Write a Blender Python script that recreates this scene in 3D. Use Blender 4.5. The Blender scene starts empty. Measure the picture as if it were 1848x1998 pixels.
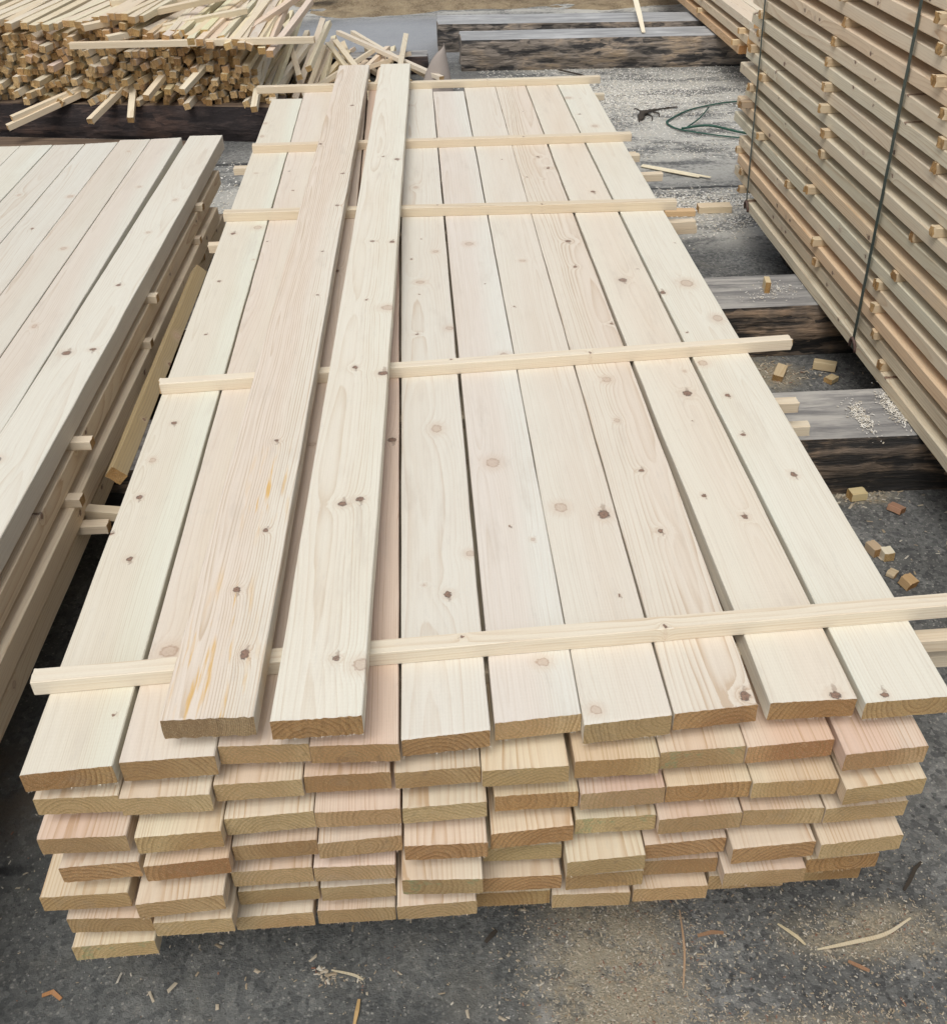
import bpy, bmesh, math, random
from mathutils import Matrix, Vector, Euler
R = math.radians
C = bpy.context.scene.collection
sc = bpy.context.scene
ZT = 0.70                       # height of the top face of the front stack

# ---------------------------------------------------------------- camera
cam = bpy.data.objects.new('camera', bpy.data.cameras.new('camera')); C.objects.link(cam)
cam.data.sensor_fit = 'HORIZONTAL'; cam.data.sensor_width = 36.0
cam.data.lens = 36.0 * 2000.0 / 1848.0
cam.data.clip_start = 0.05; cam.data.clip_end = 500
cam.matrix_world = Matrix(((0.99824105, 0.04682016, -0.03636865, 0.0),
                           (-0.05706153, 0.59231476, -0.80368353, 0.0),
                           (-0.0160869, 0.80434514, 0.59394454, ZT + 1.28),
                           (0, 0, 0, 1)))
sc.camera = cam
# ---------------------------------------------------------------- light
W = bpy.data.worlds.new('World'); sc.world = W; W.use_nodes = True
wn = W.node_tree.nodes; wl = W.node_tree.links
bg = wn['Background']; bg.inputs['Strength'].default_value = 0.12
sky = wn.new('ShaderNodeTexSky'); sky.sky_type = 'NISHITA'; sky.sun_disc = False
sky.sun_elevation = R(60); sky.sun_rotation = R(203); sky.dust_density = 4.0
hs = wn.new('ShaderNodeHueSaturation'); hs.inputs['Saturation'].default_value = 0.40
wl.new(sky.outputs[0], hs.inputs['Color']); wl.new(hs.outputs[0], bg.inputs['Color'])
sl = bpy.data.lights.new('sun', 'SUN'); sl.energy = 1.5; sl.angle = R(40); sl.color = (1.0, 0.99, 0.975)
so = bpy.data.objects.new('sun', sl); C.objects.link(so)
so.rotation_euler = Vector((math.sin(R(203)) * math.cos(R(60)), math.cos(R(203)) * math.cos(R(60)), math.sin(R(60)))).to_track_quat('Z', 'Y').to_euler()
sc.view_settings.view_transform = 'Standard'; sc.view_settings.look = 'None'
sc.view_settings.exposure = 0.12; sc.view_settings.gamma = 1.0
sc.view_settings.use_curve_mapping = False

# ---------------------------------------------------------------- node helpers
class NT:
    def __init__(s, name):
        s.m = bpy.data.materials.new(name); s.m.use_nodes = True
        s.t = s.m.node_tree; s.n = s.t.nodes; s.l = s.t.links
        s.p = s.n['Principled BSDF']
    def new(s, k, **kw):
        n = s.n.new(k)
        for a, b in kw.items(): setattr(n, a, b)
        return n
    def put(s, sock, v):
        if hasattr(v, 'is_output') or isinstance(v, bpy.types.NodeSocket): s.l.new(v, sock)
        elif v is not None: sock.default_value = v
    def math(s, op, a, b=None, c=None, clamp=False):
        n = s.new('ShaderNodeMath', operation=op, use_clamp=clamp)
        s.put(n.inputs[0], a)
        if b is not None: s.put(n.inputs[1], b)
        if c is not None: s.put(n.inputs[2], c)
        return n.outputs[0]
    def vec(s, op, a, b=None, out=0):
        n = s.new('ShaderNodeVectorMath', operation=op); s.put(n.inputs[0], a)
        if b is not None: s.put(n.inputs[1], b)
        return n.outputs[out]
    def mix(s, f, a, b, mode='MIX'):
        n = s.new('ShaderNodeMix', data_type='RGBA', blend_type=mode)
        s.put(n.inputs[0], f); s.put(n.inputs[6], a); s.put(n.inputs[7], b)
        return n.outputs[2]
    def noise(s, v, scale, detail=2.0, rough=0.5, out=0, dist=0.0):
        n = s.new('ShaderNodeTexNoise'); s.put(n.inputs['Vector'], v)
        n.inputs['Scale'].default_value = scale; n.inputs['Detail'].default_value = detail
        n.inputs['Roughness'].default_value = rough; n.inputs['Distortion'].default_value = dist
        return n.outputs[out]
    def smooth(s, v, a, b, c=0.0, d=1.0):
        n = s.new('ShaderNodeMapRange', interpolation_type='SMOOTHSTEP')
        s.put(n.inputs[0], v)
        for i, x in enumerate((a, b, c, d)): s.put(n.inputs[i + 1], x)
        return n.outputs[0]
    def scalev(s, v, xyz): return s.vec('MULTIPLY', v, xyz)
    def blob(s, v, cx, cy, rx, ry):
        d = s.vec('LENGTH', s.scalev(s.vec('SUBTRACT', v, (cx, cy, 0)), (1 / rx, 1 / ry, 0)), out=1)
        return s.smooth(d, 0.35, 1.25, 1.0, 0.0)
    def mx(s, items):
        r = items[0]
        for i in items[1:]: r = s.math('MAXIMUM', r, i)
        return r
    def bump(s, h, strength, dist):
        b = s.new('ShaderNodeBump'); b.inputs['Strength'].default_value = strength
        b.inputs['Distance'].default_value = dist; s.put(b.inputs['Height'], h)
        s.l.new(b.outputs[0], s.p.inputs['Normal'])
def col(c): return (c[0], c[1], c[2], 1.0)

EARLY, LATE, PINK = (0.715, 0.685, 0.60), (0.56, 0.46, 0.35), (0.705, 0.62, 0.535)
def wood(name, knots=(), early=EARLY, late=LATE, pink=PINK, axis='z', freq=150.0, end=False, rough=0.62, contrast=1.0, green=False):
    """sawn pine: growth rings round a wandering pith, knots that bend them; axis = direction normal to the broad face"""
    M = NT(name)
    tc = M.new('ShaderNodeTexCoord').outputs['Object']
    oi = M.new('ShaderNodeObjectInfo'); rnd = oi.outputs['Random']; ocol = oi.outputs['Color']
    if axis == 'x':        # the narrow edge is what shows: swap x and z
        sp = M.new('ShaderNodeSeparateXYZ'); M.l.new(tc, sp.inputs[0]); cb = M.new('ShaderNodeCombineXYZ')
        M.l.new(sp.outputs[2], cb.inputs[0]); M.l.new(sp.outputs[1], cb.inputs[1]); M.l.new(sp.outputs[0], cb.inputs[2]); kv = cb.outputs[0]
    else: kv = tc
    rc = M.new('ShaderNodeCombineXYZ')
    M.l.new(M.math('MULTIPLY', rnd, 37.0), rc.inputs[0]); M.l.new(M.math('MULTIPLY', rnd, 91.0), rc.inputs[1]); M.l.new(M.math('MULTIPLY', rnd, 53.0), rc.inputs[2])
    wob = M.scalev(M.vec('SUBTRACT', M.noise(kv, 120, 2, 0.6, out=1), (0.5, 0.5, 0.5)), (0.0115, 0.0115, 0))
    kw = M.vec('ADD', kv, wob)
    dd = {0: [], 1: [], 2: []}; rk_ = random.Random(len(knots) * 7 + len(name))
    for (kx, ky, kr, kt) in knots:
        if kt != 2: kr *= 0.60 if kt == 1 else 0.66
        d = M.vec('LENGTH', M.scalev(M.vec('SUBTRACT', kw, (kx, ky, 0)), (rk_.uniform(.8, 1.15) / kr, rk_.uniform(.62, 1.25) / kr if kt != 2 else 0.28 / kr, 0)), out=1)
        dd[kt].append(d)
    def mn(l):
        r = l[0]
        for i in l[1:]: r = M.math('MINIMUM', r, i)
        return r
    tails = [M.vec('LENGTH', M.scalev(M.vec('SUBTRACT', kw, (k_[0] + .003, k_[1] + (.9 if i % 2 else -.9) * k_[2], 0)), (3.2 / k_[2], 0.9 / k_[2], 0)), out=1) for i, k_ in enumerate(knots) if k_[3] == 1]
    dl = mn(dd[0]) if dd[0] else None; dk = mn(dd[1]) if dd[1] else None; dy = mn(dd[2]) if dd[2] else None
    allk = dd[0] + dd[1]
    # wandering pith
    q = M.vec('ADD', M.scalev(tc, (2.4, 0.42, 2.4)), rc.outputs[0])
    wv = M.scalev(M.vec('SUBTRACT', M.noise(q, 1.0, 3, 0.45, out=1), (0.5, 0.5, 0.5)), (0.16, 0, 0.10))
    pc = M.new('ShaderNodeCombineXYZ')
    M.l.new(M.math('MULTIPLY_ADD', rnd, 0.10, -0.05), pc.inputs[0])
    M.l.new(M.math('MULTIPLY_ADD', M.math('FRACT', M.math('MULTIPLY', rnd, 17.3)), 0.085, 0.012), pc.inputs[2])
    P = M.vec('ADD', M.vec('ADD', M.scalev(tc, (1, 0, 1)), wv), pc.outputs[0])
    r = M.vec('LENGTH', P, out=1)
    if allk:
        g = M.math('DIVIDE', 1.0, M.math('MULTIPLY_ADD', M.math('POWER', mn(allk), 2.0), 0.55, 1.0))
        r = M.math('MULTIPLY_ADD', g, 0.024, r)
    r2 = M.math('MULTIPLY_ADD', M.noise(M.scalev(tc, (60, 3, 60)), 1.0, 2), 0.0035, r)
    fr = M.math('FRACT', M.math('MULTIPLY', r2, freq))
    ring = M.math('MULTIPLY', M.math('POWER', fr, 2.6), M.smooth(fr, 0.9, 1.0, 1.0, 0.0))
    wn_ = M.new('ShaderNodeTexWhiteNoise', noise_dimensions='1D'); M.l.new(M.math('FLOOR', M.math('MULTIPLY', r2, freq)), wn_.inputs['W'])
    ring = M.math('MULTIPLY', ring, M.math('MULTIPLY_ADD', wn_.outputs[0], 1.1, .35))
    ring = M.math('MULTIPLY', ring, M.smooth(M.noise(M.vec('ADD', M.scalev(tc, (160, 9, 160)), rc.outputs[0]), 1.0, 2), .25, .6, .35, 1.1))
    vary = M.smooth(M.noise(M.vec('ADD', M.scalev(tc, (9, 0.7, 9)), rc.outputs[0]), 1.0, 2), 0.3, 0.7, 0.45, 1.25)
    ring = M.math('MULTIPLY', M.math('MULTIPLY', ring, vary), contrast)
    hw = M.math('MULTIPLY', M.smooth(r, 0.105, 0.045), M.math('MULTIPLY_ADD', M.math('FRACT', M.math('MULTIPLY', rnd, 7.7)), 0.8, 0.25))
    c = M.mix(hw, col(early), col(pink))
    c = M.mix(M.math('MULTIPLY', ring, 1.25, clamp=True), c, col(late))
    fib = M.noise(M.vec('ADD', M.scalev(tc, (420, 5, 420)), rc.outputs[0]), 1.0, 3, 0.6)
    c = M.mix(M.smooth(fib, 0.35, 0.85, 0, 0.20), c, col([x * 0.72 for x in late]))
    big = M.noise(M.vec('ADD', M.scalev(tc, (5, 0.9, 5)), rc.outputs[0]), 1.0, 3, 0.6)
    c = M.mix(M.smooth(big, 0.45, 0.8, 0, 0.30), c, col((late[0] * 1.06, late[1] * 1.03, late[2])))
    # brightness / warmth differ a little from board to board
    c = M.mix(1.0, c, M.mix(M.math('FRACT', M.math('MULTIPLY', rnd, 29.1)), col((1.0, 0.985, 0.96)), col((1.0, 1.01, 1.01))), 'MULTIPLY')
    c = M.mix(1.0, c, ocol, 'MULTIPLY')
    if dy is not None:
        st = M.math('MULTIPLY', M.smooth(dy, 0.3, 2.2, 1.0, 0.0), M.smooth(M.noise(M.scalev(tc, (70, 5, 1)), 1.0, 3, 0.6), 0.52, 0.68))
        c = M.mix(M.math('MULTIPLY', st, 0.9), c, col((0.66, 0.38, 0.07)))
    hgt = M.math('ADD', M.math('MULTIPLY', fib, 0.5), M.math('MULTIPLY', ring, -0.25))
    for d, core, rim, amt in ((dl, (0.52, 0.39, 0.29), (0.33, 0.20, 0.13), 0.70), (dk, (0.30, 0.17, 0.11), (0.075, 0.05, 0.04), 0.92)):
        if d is None: continue
        c = M.mix(M.math('MULTIPLY', M.smooth(d, 0.9, 3.0, 1.0, 0.0), 0.30), c, col((0.55, 0.40, 0.28)))
        rr = M.math('FRACT', M.math('MULTIPLY', d, 3.4))
        kc = M.mix(M.math('MULTIPLY', rr, 0.5), col(core), col(rim))
        kn = M.noise(kv, 210, 2, 0.6)
        kc = M.mix(M.smooth(kn, 0.5, 0.62, 0, .7), kc, col(rim))
        kc = M.mix(M.math('MULTIPLY', M.smooth(d, 0.68, 0.92), M.smooth(kn, 0.3, 0.5, .35, 1.0)), kc, col(rim))
        if d is dl:
            m = M.math('MULTIPLY', M.smooth(d, 0.86, 1.18, 1.0, 0.0), M.smooth(d, 0.6, 0.98, .38, .62))
        else: m = M.math('MULTIPLY', M.smooth(d, 0.82, 1.22, 1.0, 0.0), amt)
        c = M.mix(m, c, kc)
        hgt = M.math('ADD', hgt, M.math('MULTIPLY', m, -0.6))
    sm = M.noise(M.vec('ADD', M.scalev(tc, (14, 3.0, 14)), rc.outputs[0]), 1.0, 5, 0.7)
    c = M.mix(M.smooth(sm, .54, .74, 0, .30), c, col((0.50, 0.43, 0.35)))
    gry = M.noise(M.vec('ADD', M.scalev(tc, (30, 7, 30)), rc.outputs[0]), 2.0, 6, 0.75)
    c = M.mix(M.smooth(gry, .56, .72, 0, .16), c, col((0.40, 0.37, 0.33)))
    fz = M.noise(M.scalev(tc, (900, 160, 900)), 1.0, 2, .6)
    c = M.mix(M.smooth(fz, .5, .75, 0, .14), c, col((0.44, 0.36, 0.27)))
    if tails: c = M.mix(M.smooth(mn(tails), .5, 1.1, .5, 0), c, col((0.25, 0.17, 0.12)))
    saw = M.new('ShaderNodeTexWave', wave_type='BANDS', bands_direction='Y')
    M.l.new(tc, saw.inputs['Vector']); saw.inputs['Scale'].default_value = 38; saw.inputs['Distortion'].default_value = 2.5; saw.inputs['Detail'].default_value = 2
    saw.inputs['Detail Scale'].default_value = 6
    hgt = M.math('ADD', hgt, M.math('MULTIPLY', saw.outputs['Fac'], 0.16))
    if end:
        e = M.noise(M.scalev(tc, (1, 1, 2.2)), 230, 4, 0.75)
        c = M.mix(M.smooth(e, 0.42, 0.66, 0.0, 0.45), c, col([x * 0.55 for x in late]))
        e2 = M.noise(M.scalev(tc, (1, 1, 1.5)), 620, 2, 0.6)
        c = M.mix(M.smooth(e2, 0.55, 0.68, 0.0, 0.65), c, col((0.88, 0.74, 0.50)))
        c = M.mix(M.math('MULTIPLY', ring, 0.42, clamp=True), c, col([x * .75 for x in late]))
        bt_ = M.math('FRACT', M.math('MULTIPLY', rnd, 61.7)); c = M.mix(1.0, c, M.mix(bt_, col((.86, .79, .68)), col((1.18, 1.16, 1.10))), 'MULTIPLY')
        ss = M.new('ShaderNodeTexWave', wave_type='BANDS', bands_direction='DIAGONAL'); M.l.new(tc, ss.inputs['Vector']); ss.inputs['Scale'].default_value = 70; ss.inputs['Distortion'].default_value = 4; ss.inputs['Detail'].default_value = 3
        c = M.mix(M.math('MULTIPLY', ss.outputs['Fac'], .13), c, col([x * .5 for x in late]))
        e3 = M.noise(M.vec('ADD', tc, rc.outputs[0]), 22, 3, 0.6)
        c = M.mix(M.smooth(e3, 0.62, 0.78, 0.0, 0.5), c, col((0.26, 0.16, 0.09)))
        if green: c = M.mix(M.math('MULTIPLY', M.smooth(M.noise(M.vec('ADD', tc, (7.3, 0, 1.1)), 26, 3, .6), .55, .62), M.smooth(e, .4, .6, .1, .6)), c, col((.34, .46, .24)))
        M.bump(M.math('ADD', e, e2), 1.0, 0.004); rough = 0.85
    else:
        M.bump(hgt, 0.45, 0.0007)
    M.put(M.p.inputs['Base Color'], c); M.p.inputs['Roughness'].default_value = rough
    M.p.inputs['Specular IOR Level'].default_value = 0.35
    return M.m

rng = random.Random(5)
def rk(n, L=4.1, w=0.15, rmin=0.006, rmax=0.018, dark=0.5):
    return [(rng.uniform(-w * .45, w * .45), rng.uniform(0.05, L), rng.uniform(rmin, rmax), 1 if rng.random() < dark else 0) for _ in range(n)]
END = [wood('sawn_pine_end', (), (0.82, 0.62, 0.35), (0.60, 0.38, 0.18), (0.62, 0.38, 0.18), end=True, freq=125, contrast=1.3),
       wood('sawn_pine_end_warm', (), (0.76, 0.50, 0.25), (0.50, 0.28, 0.12), (0.52, 0.27, 0.12), end=True, freq=110, contrast=1.4),
       wood('sawn_pine_end_pale', (), (0.82, 0.65, 0.38), (0.62, 0.43, 0.21), (0.68, 0.47, 0.25), end=True, freq=140, contrast=1.2)]
END_GREEN = wood('sawn_pine_end_green_mark', (), (0.80, 0.63, 0.36), (0.60, 0.41, 0.2), (0.66, 0.46, 0.25), end=True, freq=140, contrast=1.2, green=True)
GEN = [wood('sawn_pine_%d' % i, rk(9), (0.72, 0.645, 0.515), (0.54, 0.39, 0.25), (0.70, 0.56, 0.43), freq=(190, 220, 250, 165)[i], contrast=.95) for i in range(4)]  # warmer than the top boards: light bounced between rows put into the colour
SIDE = [wood('sawn_pine_edge_%d' % i, [(rng.uniform(-.045, 0), rng.uniform(.3, 4.4), rng.uniform(.007, .014), rng.randint(0, 1)) for _ in range(7)], (0.72, 0.655, 0.53), (0.55, 0.43, 0.30), (0.70, 0.60, 0.47), axis='x', freq=150, contrast=.8) for i in range(5)]
STICKM = wood('stick_pine', rk(2, 1.5, .03, .005, .009), (0.73, 0.67, 0.545), (0.60, 0.49, 0.35), (0.72, 0.61, 0.47), freq=180, contrast=0.7)
STICKE = wood('stick_pine_end', (), (0.64, 0.45, 0.23), (0.46, 0.28, 0.12), (0.58, 0.36, 0.17), end=True, freq=300, contrast=0.5)

def aged(name, top, mid, dark, scale=(1.2, 26, 26), dens=(0.42, 0.62), bumpd=0.006):
    M = NT(name); tc = M.new('ShaderNodeTexCoord').outputs['Object']
    oi = M.new('ShaderNodeObjectInfo').outputs['Random']
    v = M.vec('ADD', tc, M.scalev(oi, (9, 5, 3)))
    a = M.noise(M.scalev(v, scale), 1.0, 6, 0.66, dist=0.15)
    b = M.noise(v, 3.0, 4, 0.6)
    vo = M.new('ShaderNodeTexVoronoi'); M.l.new(M.scalev(M.vec('ADD', v, M.scalev(M.noise(v, 9, 3, .6, out=1), (.05, .05, .05))), (scale[0] * 2.2, scale[1] * .8, scale[2] * .8)), vo.inputs['Vector']); vo.inputs['Scale'].default_value = 1.6
    sv = M.new('ShaderNodeSeparateColor'); M.l.new(vo.outputs['Color'], sv.inputs[0])
    a = M.math('MULTIPLY_ADD', M.math('SUBTRACT', sv.outputs[0], .5), 0.13 if bumpd > .005 else .03, a)
    c = M.mix(M.smooth(a, dens[0], dens[1]), col(dark), col(mid))
    c = M.mix(M.math('MULTIPLY', M.smooth(b, 0.45, 0.62), M.smooth(a, 0.40, 0.66)), c, col(top))
    f = M.noise(M.scalev(v, (14, 110, 110)), 1.0, 3, 0.6)
    c = M.mix(M.smooth(f, 0.4, 0.8, 0, 0.35), c, col([x * 0.5 for x in mid]))
    M.put(M.p.inputs['Base Color'], c); M.p.inputs['Roughness'].default_value = 0.9
    M.bump(M.math('ADD', a, M.math('MULTIPLY', f, 0.35)), 1.0, bumpd)
    return M.m
BEAM_TOP = aged('weathered_grey_timber', (0.46, 0.44, 0.40), (0.34, 0.33, 0.31), (0.19, 0.185, 0.18), (3.0, 24, 24), (0.34, 0.62), 0.004)
BEAM_SIDE = aged('dark_bark_side', (0.36, 0.25, 0.16), (0.14, 0.11, 0.085), (0.018, 0.017, 0.016), (2.6, 20, 26), (0.47, 0.60), 0.016)
LOG_TOP = aged('pale_weathered_log_top', (0.52, 0.52, 0.50), (0.42, 0.42, 0.41), (0.27, 0.27, 0.265), (2.2, 16, 16), (0.34, 0.64), 0.004)
LOG_SIDE = aged('peeling_bark_side', (0.44, 0.33, 0.22), (0.26, 0.22, 0.18), (0.035, 0.033, 0.032), (3.2, 10, 22), (0.36, 0.56), 0.03)
RUST_SIDE = aged('dark_reddish_timber', (0.10, 0.06, 0.045), (0.055, 0.04, 0.036), (0.018, 0.013, 0.013), (2.0, 14, 16), (0.42, 0.62), 0.01)
BROWN_TOP = aged('brown_dusty_timber', (0.24, 0.17, 0.11), (0.18, 0.125, 0.08), (0.09, 0.06, 0.04), (1.5, 30, 30), (0.3, 0.7), 0.003)

def plain(name, c, rough=0.6, var=0.25, scale=30, spec=0.4, bmp=0.3, bd=0.001):
    M = NT(name); tc = M.new('ShaderNodeTexCoord').outputs['Object']
    n = M.noise(tc, scale, 4, 0.6)
    M.put(M.p.inputs['Base Color'], M.mix(n, col([x * (1 - var) for x in c]), col([min(1, x * (1 + var)) for x in c])))
    M.p.inputs['Roughness'].default_value = rough; M.p.inputs['Specular IOR Level'].default_value = spec
    M.bump(n, bmp, bd); return M.m
STRAP = plain('dark_green_strap', (0.055, 0.075, 0.062), 0.42, 0.25, 40)
GREEN = plain('green_cord', (0.018, 0.075, 0.05), 0.5, 0.5, 12)
GUARD = plain('brown_guard', (0.12, 0.075, 0.06), 0.6, 0.3, 30)
CARD = plain('grey_card', (0.33, 0.285, 0.25), 0.8, 0.12, 9)
BARK = plain('dark_bark_scrap', (0.05, 0.04, 0.03), 0.9, 0.5, 60, bd=0.004)

def island(name, ramp, rough=0.8):
    M = NT(name); g = M.new('ShaderNodeNewGeometry').outputs['Random Per Island']
    cr = M.new('ShaderNodeValToRGB'); M.l.new(g, cr.inputs[0]); cr.color_ramp.interpolation = 'CONSTANT'
    for i, (p, c) in enumerate(ramp):
        e = cr.color_ramp.elements[i] if i < 2 else cr.color_ramp.elements.new(p)
        e.position = p; e.color = col(c)
    M.l.new(cr.outputs[0], M.p.inputs['Base Color']); M.p.inputs['Roughness'].default_value = rough
    return M.m
FLAKE = island('wood_flakes', [(0, (0.36, 0.31, 0.23)), (0.3, (0.48, 0.44, 0.36)), (0.45, (0.30, 0.24, 0.16)), (0.75, (0.40, 0.34, 0.25)), (0.95, (0.22, 0.11, 0.07))])
FLAKEW = island('pale_sawdust', [(0, (0.66, 0.62, 0.53)), (0.3, (0.80, 0.78, 0.71)), (0.6, (0.56, 0.50, 0.39)), (0.8, (0.74, 0.70, 0.62))])
GRIT = island('grit', [(0, (0.04, 0.04, 0.04)), (0.5, (0.12, 0.125, 0.125)), (0.75, (0.30, 0.29, 0.28)), (0.92, (0.13, 0.09, 0.07))])

# ---------------------------------------------------------------- mesh helpers
def link(name, me, loc=(0, 0, 0), parent=None):
    o = bpy.data.objects.new(name, me); C.objects.link(o); o.location = loc
    if parent: o.parent = parent
    return o
def tag(o, label, cat, group=None, kind=None):
    if label: o['label'] = label
    if cat: o['category'] = cat
    if group: o['group'] = group
    if kind: o['kind'] = kind
    return o
def mesh(name, vs, fs, mats, mi=None, smooth=False):
    me = bpy.data.meshes.new(name); me.from_pydata(vs, [], fs)
    for m in mats: me.materials.append(m)
    if mi: me.polygons.foreach_set('material_index', mi)
    if smooth: me.polygons.foreach_set('use_smooth', [True] * len(me.polygons))
    me.update(); return me

def board_mesh(name, w, t, L, mats, seed=0, slant=0.0, bow=0.003, cham=0.0018, rag=0.0016, fuzz=16, wane=None, backslant=0.0, bend=None):
    """a sawn board: origin at the middle of its top front edge, x across, y along, z down to -t"""
    r = random.Random(seed)
    hw = w / 2; c = cham
    nx = 23 if w > .1 else 5
    prof = []
    for i in range(nx): prof.append((-hw + c + (w - 2 * c) * i / (nx - 1), 0.0))
    prof += [(hw, -c), (hw, -t / 2), (hw, -t + c)]
    for i in range(nx): prof.append((hw - c - (w - 2 * c) * i / (nx - 1), -t))
    prof += [(-hw, -t + c), (-hw, -t / 2), (-hw, -c)]
    n = len(prof)
    k = max(3, int(L / 0.12))
    ys = [0.0, 0.006] + [L * i / k for i in range(1, k)] + [L - 0.006, L]
    ph = r.uniform(0, 6.28); amp = r.uniform(-bow, bow) if bend is None else bend
    vs = []; jl = [0] * len(ys); jr = [0] * len(ys)
    for j, y in enumerate(ys):
        bx = amp * math.sin(math.pi * y / L) ; jx1 = r.uniform(-.0007, .0007); jx2 = r.uniform(-.0007, .0007); jz = r.uniform(-.0004, .0002)
        wl_ = wr_ = 0.0
        if wane and wane[0] == 'l': wl_ = wane[1] * max(0, math.sin(y * 1.9 + 1.0) * .55 + r.uniform(-.25, .5))
        if wane and wane[0] == 'r': wr_ = wane[1] * max(0, math.sin(y * 2.3 + 2.0) * .5 + r.uniform(-.25, .5))
        for i, (x, z) in enumerate(prof):
            xx = x + bx + (jx1 if x < 0 else jx2); zz = z + jz; yy = y
            if x <= -hw + c + 1e-6 and z > -t * .6: xx += wl_
            if x >= hw - c - 1e-6 and z > -t * .6: xx -= wr_
            if j == 0: yy += slant * x / w + r.uniform(-rag, rag); xx += r.uniform(-rag, rag) * .5; zz += r.uniform(-rag, rag) * .4
            if j == 1: yy += slant * x / w
            if j >= len(ys) - 2: yy += backslant * x / w + (r.uniform(-rag, rag) if j == len(ys) - 1 else 0)
            vs.append((xx, yy, zz))
    fs = []; mi = []
    for j in range(len(ys) - 1):
        for i in range(n):
            a = j * n + i; b = j * n + (i + 1) % n
            fs.append((a, b, b + n, a + n)); mi.append(0)
    for j, sgn in ((0, 1), (len(ys) - 1, -1)):
        ring = [j * n + i for i in range(n)]
        cx = []
        for i in range(nx):
            top = vs[j * n + i]; bot = vs[j * n + nx + 3 + (nx - 1 - i)]
            cx.append(len(vs)); vs.append(((top[0] + bot[0]) / 2, (top[1] + bot[1]) / 2 + r.uniform(-rag, rag) * .8, (top[2] + bot[2]) / 2))
        def q(f): fs.append(tuple(f if sgn > 0 else f[::-1])); mi.append(1)
        b0 = j * n
        for i in range(nx - 1):
            q((b0 + i, cx[i], cx[i + 1], b0 + i + 1))
            q((cx[i], b0 + nx + 3 + nx - 1 - i, b0 + nx + 3 + nx - 2 - i, cx[i + 1]))
        q((b0 + nx - 1, cx[nx - 1], b0 + nx + 1, b0 + nx)); q((cx[nx - 1], b0 + nx + 3, b0 + nx + 2, b0 + nx + 1))
        q((b0, b0 + n - 1, b0 + n - 2, cx[0])); q((cx[0], b0 + n - 2, b0 + n - 3, b0 + nx + 3 + nx - 1))
    for _ in range(fuzz):               # torn fibres along the saw cut
        x = r.uniform(-hw, hw); top = r.random() < .35; z = -0.0002 if top else -t + .0002
        l = r.uniform(.002, .0065); y0 = slant * x / w
        a = len(vs); dx = r.uniform(-.003, .003)
        vs += [(x, y0 + .001, z), (x + .0009, y0 + .001, z), (x + dx, y0 - l * .5, z - (0 if top else l * .5)), (x + .0004, y0 + .001, z - .0009)]
        fs += [(a, a + 1, a + 2), (a + 1, a + 3, a + 2), (a + 3, a, a + 2)]; mi += [0, 0, 0]
    return mesh(name, vs, fs, mats, mi)

def place_board(name, me, x, y, z, ang=0.0, roll=0.0, pitch=0.0, color=(1, 1, 1)):
    o = link(name, me, (x, y, z)); o.rotation_euler = (pitch, roll, -ang); o.color = (*color, 1); return o

def tube_mesh(name, pts, rads, mat, seg=6, flat=1.0):
    vs = []; fs = []
    pts = [Vector(p) for p in pts]
    if not isinstance(rads, (list, tuple)): rads = [rads] * len(pts)
    for i, p in enumerate(pts):
        d = (pts[min(i + 1, len(pts) - 1)] - pts[max(i - 1, 0)]).normalized()
        s_ = d.cross(Vector((0, 0, 1))); s_ = s_.normalized() if s_.length > 1e-4 else Vector((1, 0, 0)); u = s_.cross(d)
        for k in range(seg):
            a = 2 * math.pi * k / seg
            vs.append(tuple(p + s_ * math.cos(a) * rads[i] + u * math.sin(a) * rads[i] * flat))
    for i in range(len(pts) - 1):
        for k in range(seg):
            fs.append((i * seg + k, i * seg + (k + 1) % seg, (i + 1) * seg + (k + 1) % seg, (i + 1) * seg + k))
    fs.append(tuple(range(seg))[::-1]); fs.append(tuple((len(pts) - 1) * seg + k for k in range(seg)))
    return mesh(name, vs, fs, [mat], smooth=True)
def spline(pts, n=8):
    out = []
    P = [Vector(p) for p in pts]; P = [P[0] * 2 - P[1]] + P + [P[-1] * 2 - P[-2]]
    for i in range(1, len(P) - 2):
        for k in range(n):
            t = k / n
            out.append(0.5 * ((2 * P[i]) + (P[i + 1] - P[i - 1]) * t + (2 * P[i - 1] - 5 * P[i] + 4 * P[i + 1] - P[i + 2]) * t * t + (3 * P[i] - P[i - 1] - 3 * P[i + 1] + P[i + 2]) * t ** 3))
    out.append(P[-2]); return out

ORD = ['first', 'second', 'third', 'fourth', 'fifth', 'sixth', 'seventh', 'eighth', 'ninth', 'tenth', 'eleventh', 'twelfth', 'thirteenth', 'fourteenth', 'fifteenth', 'sixteenth', 'seventeenth', 'eighteenth']

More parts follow.
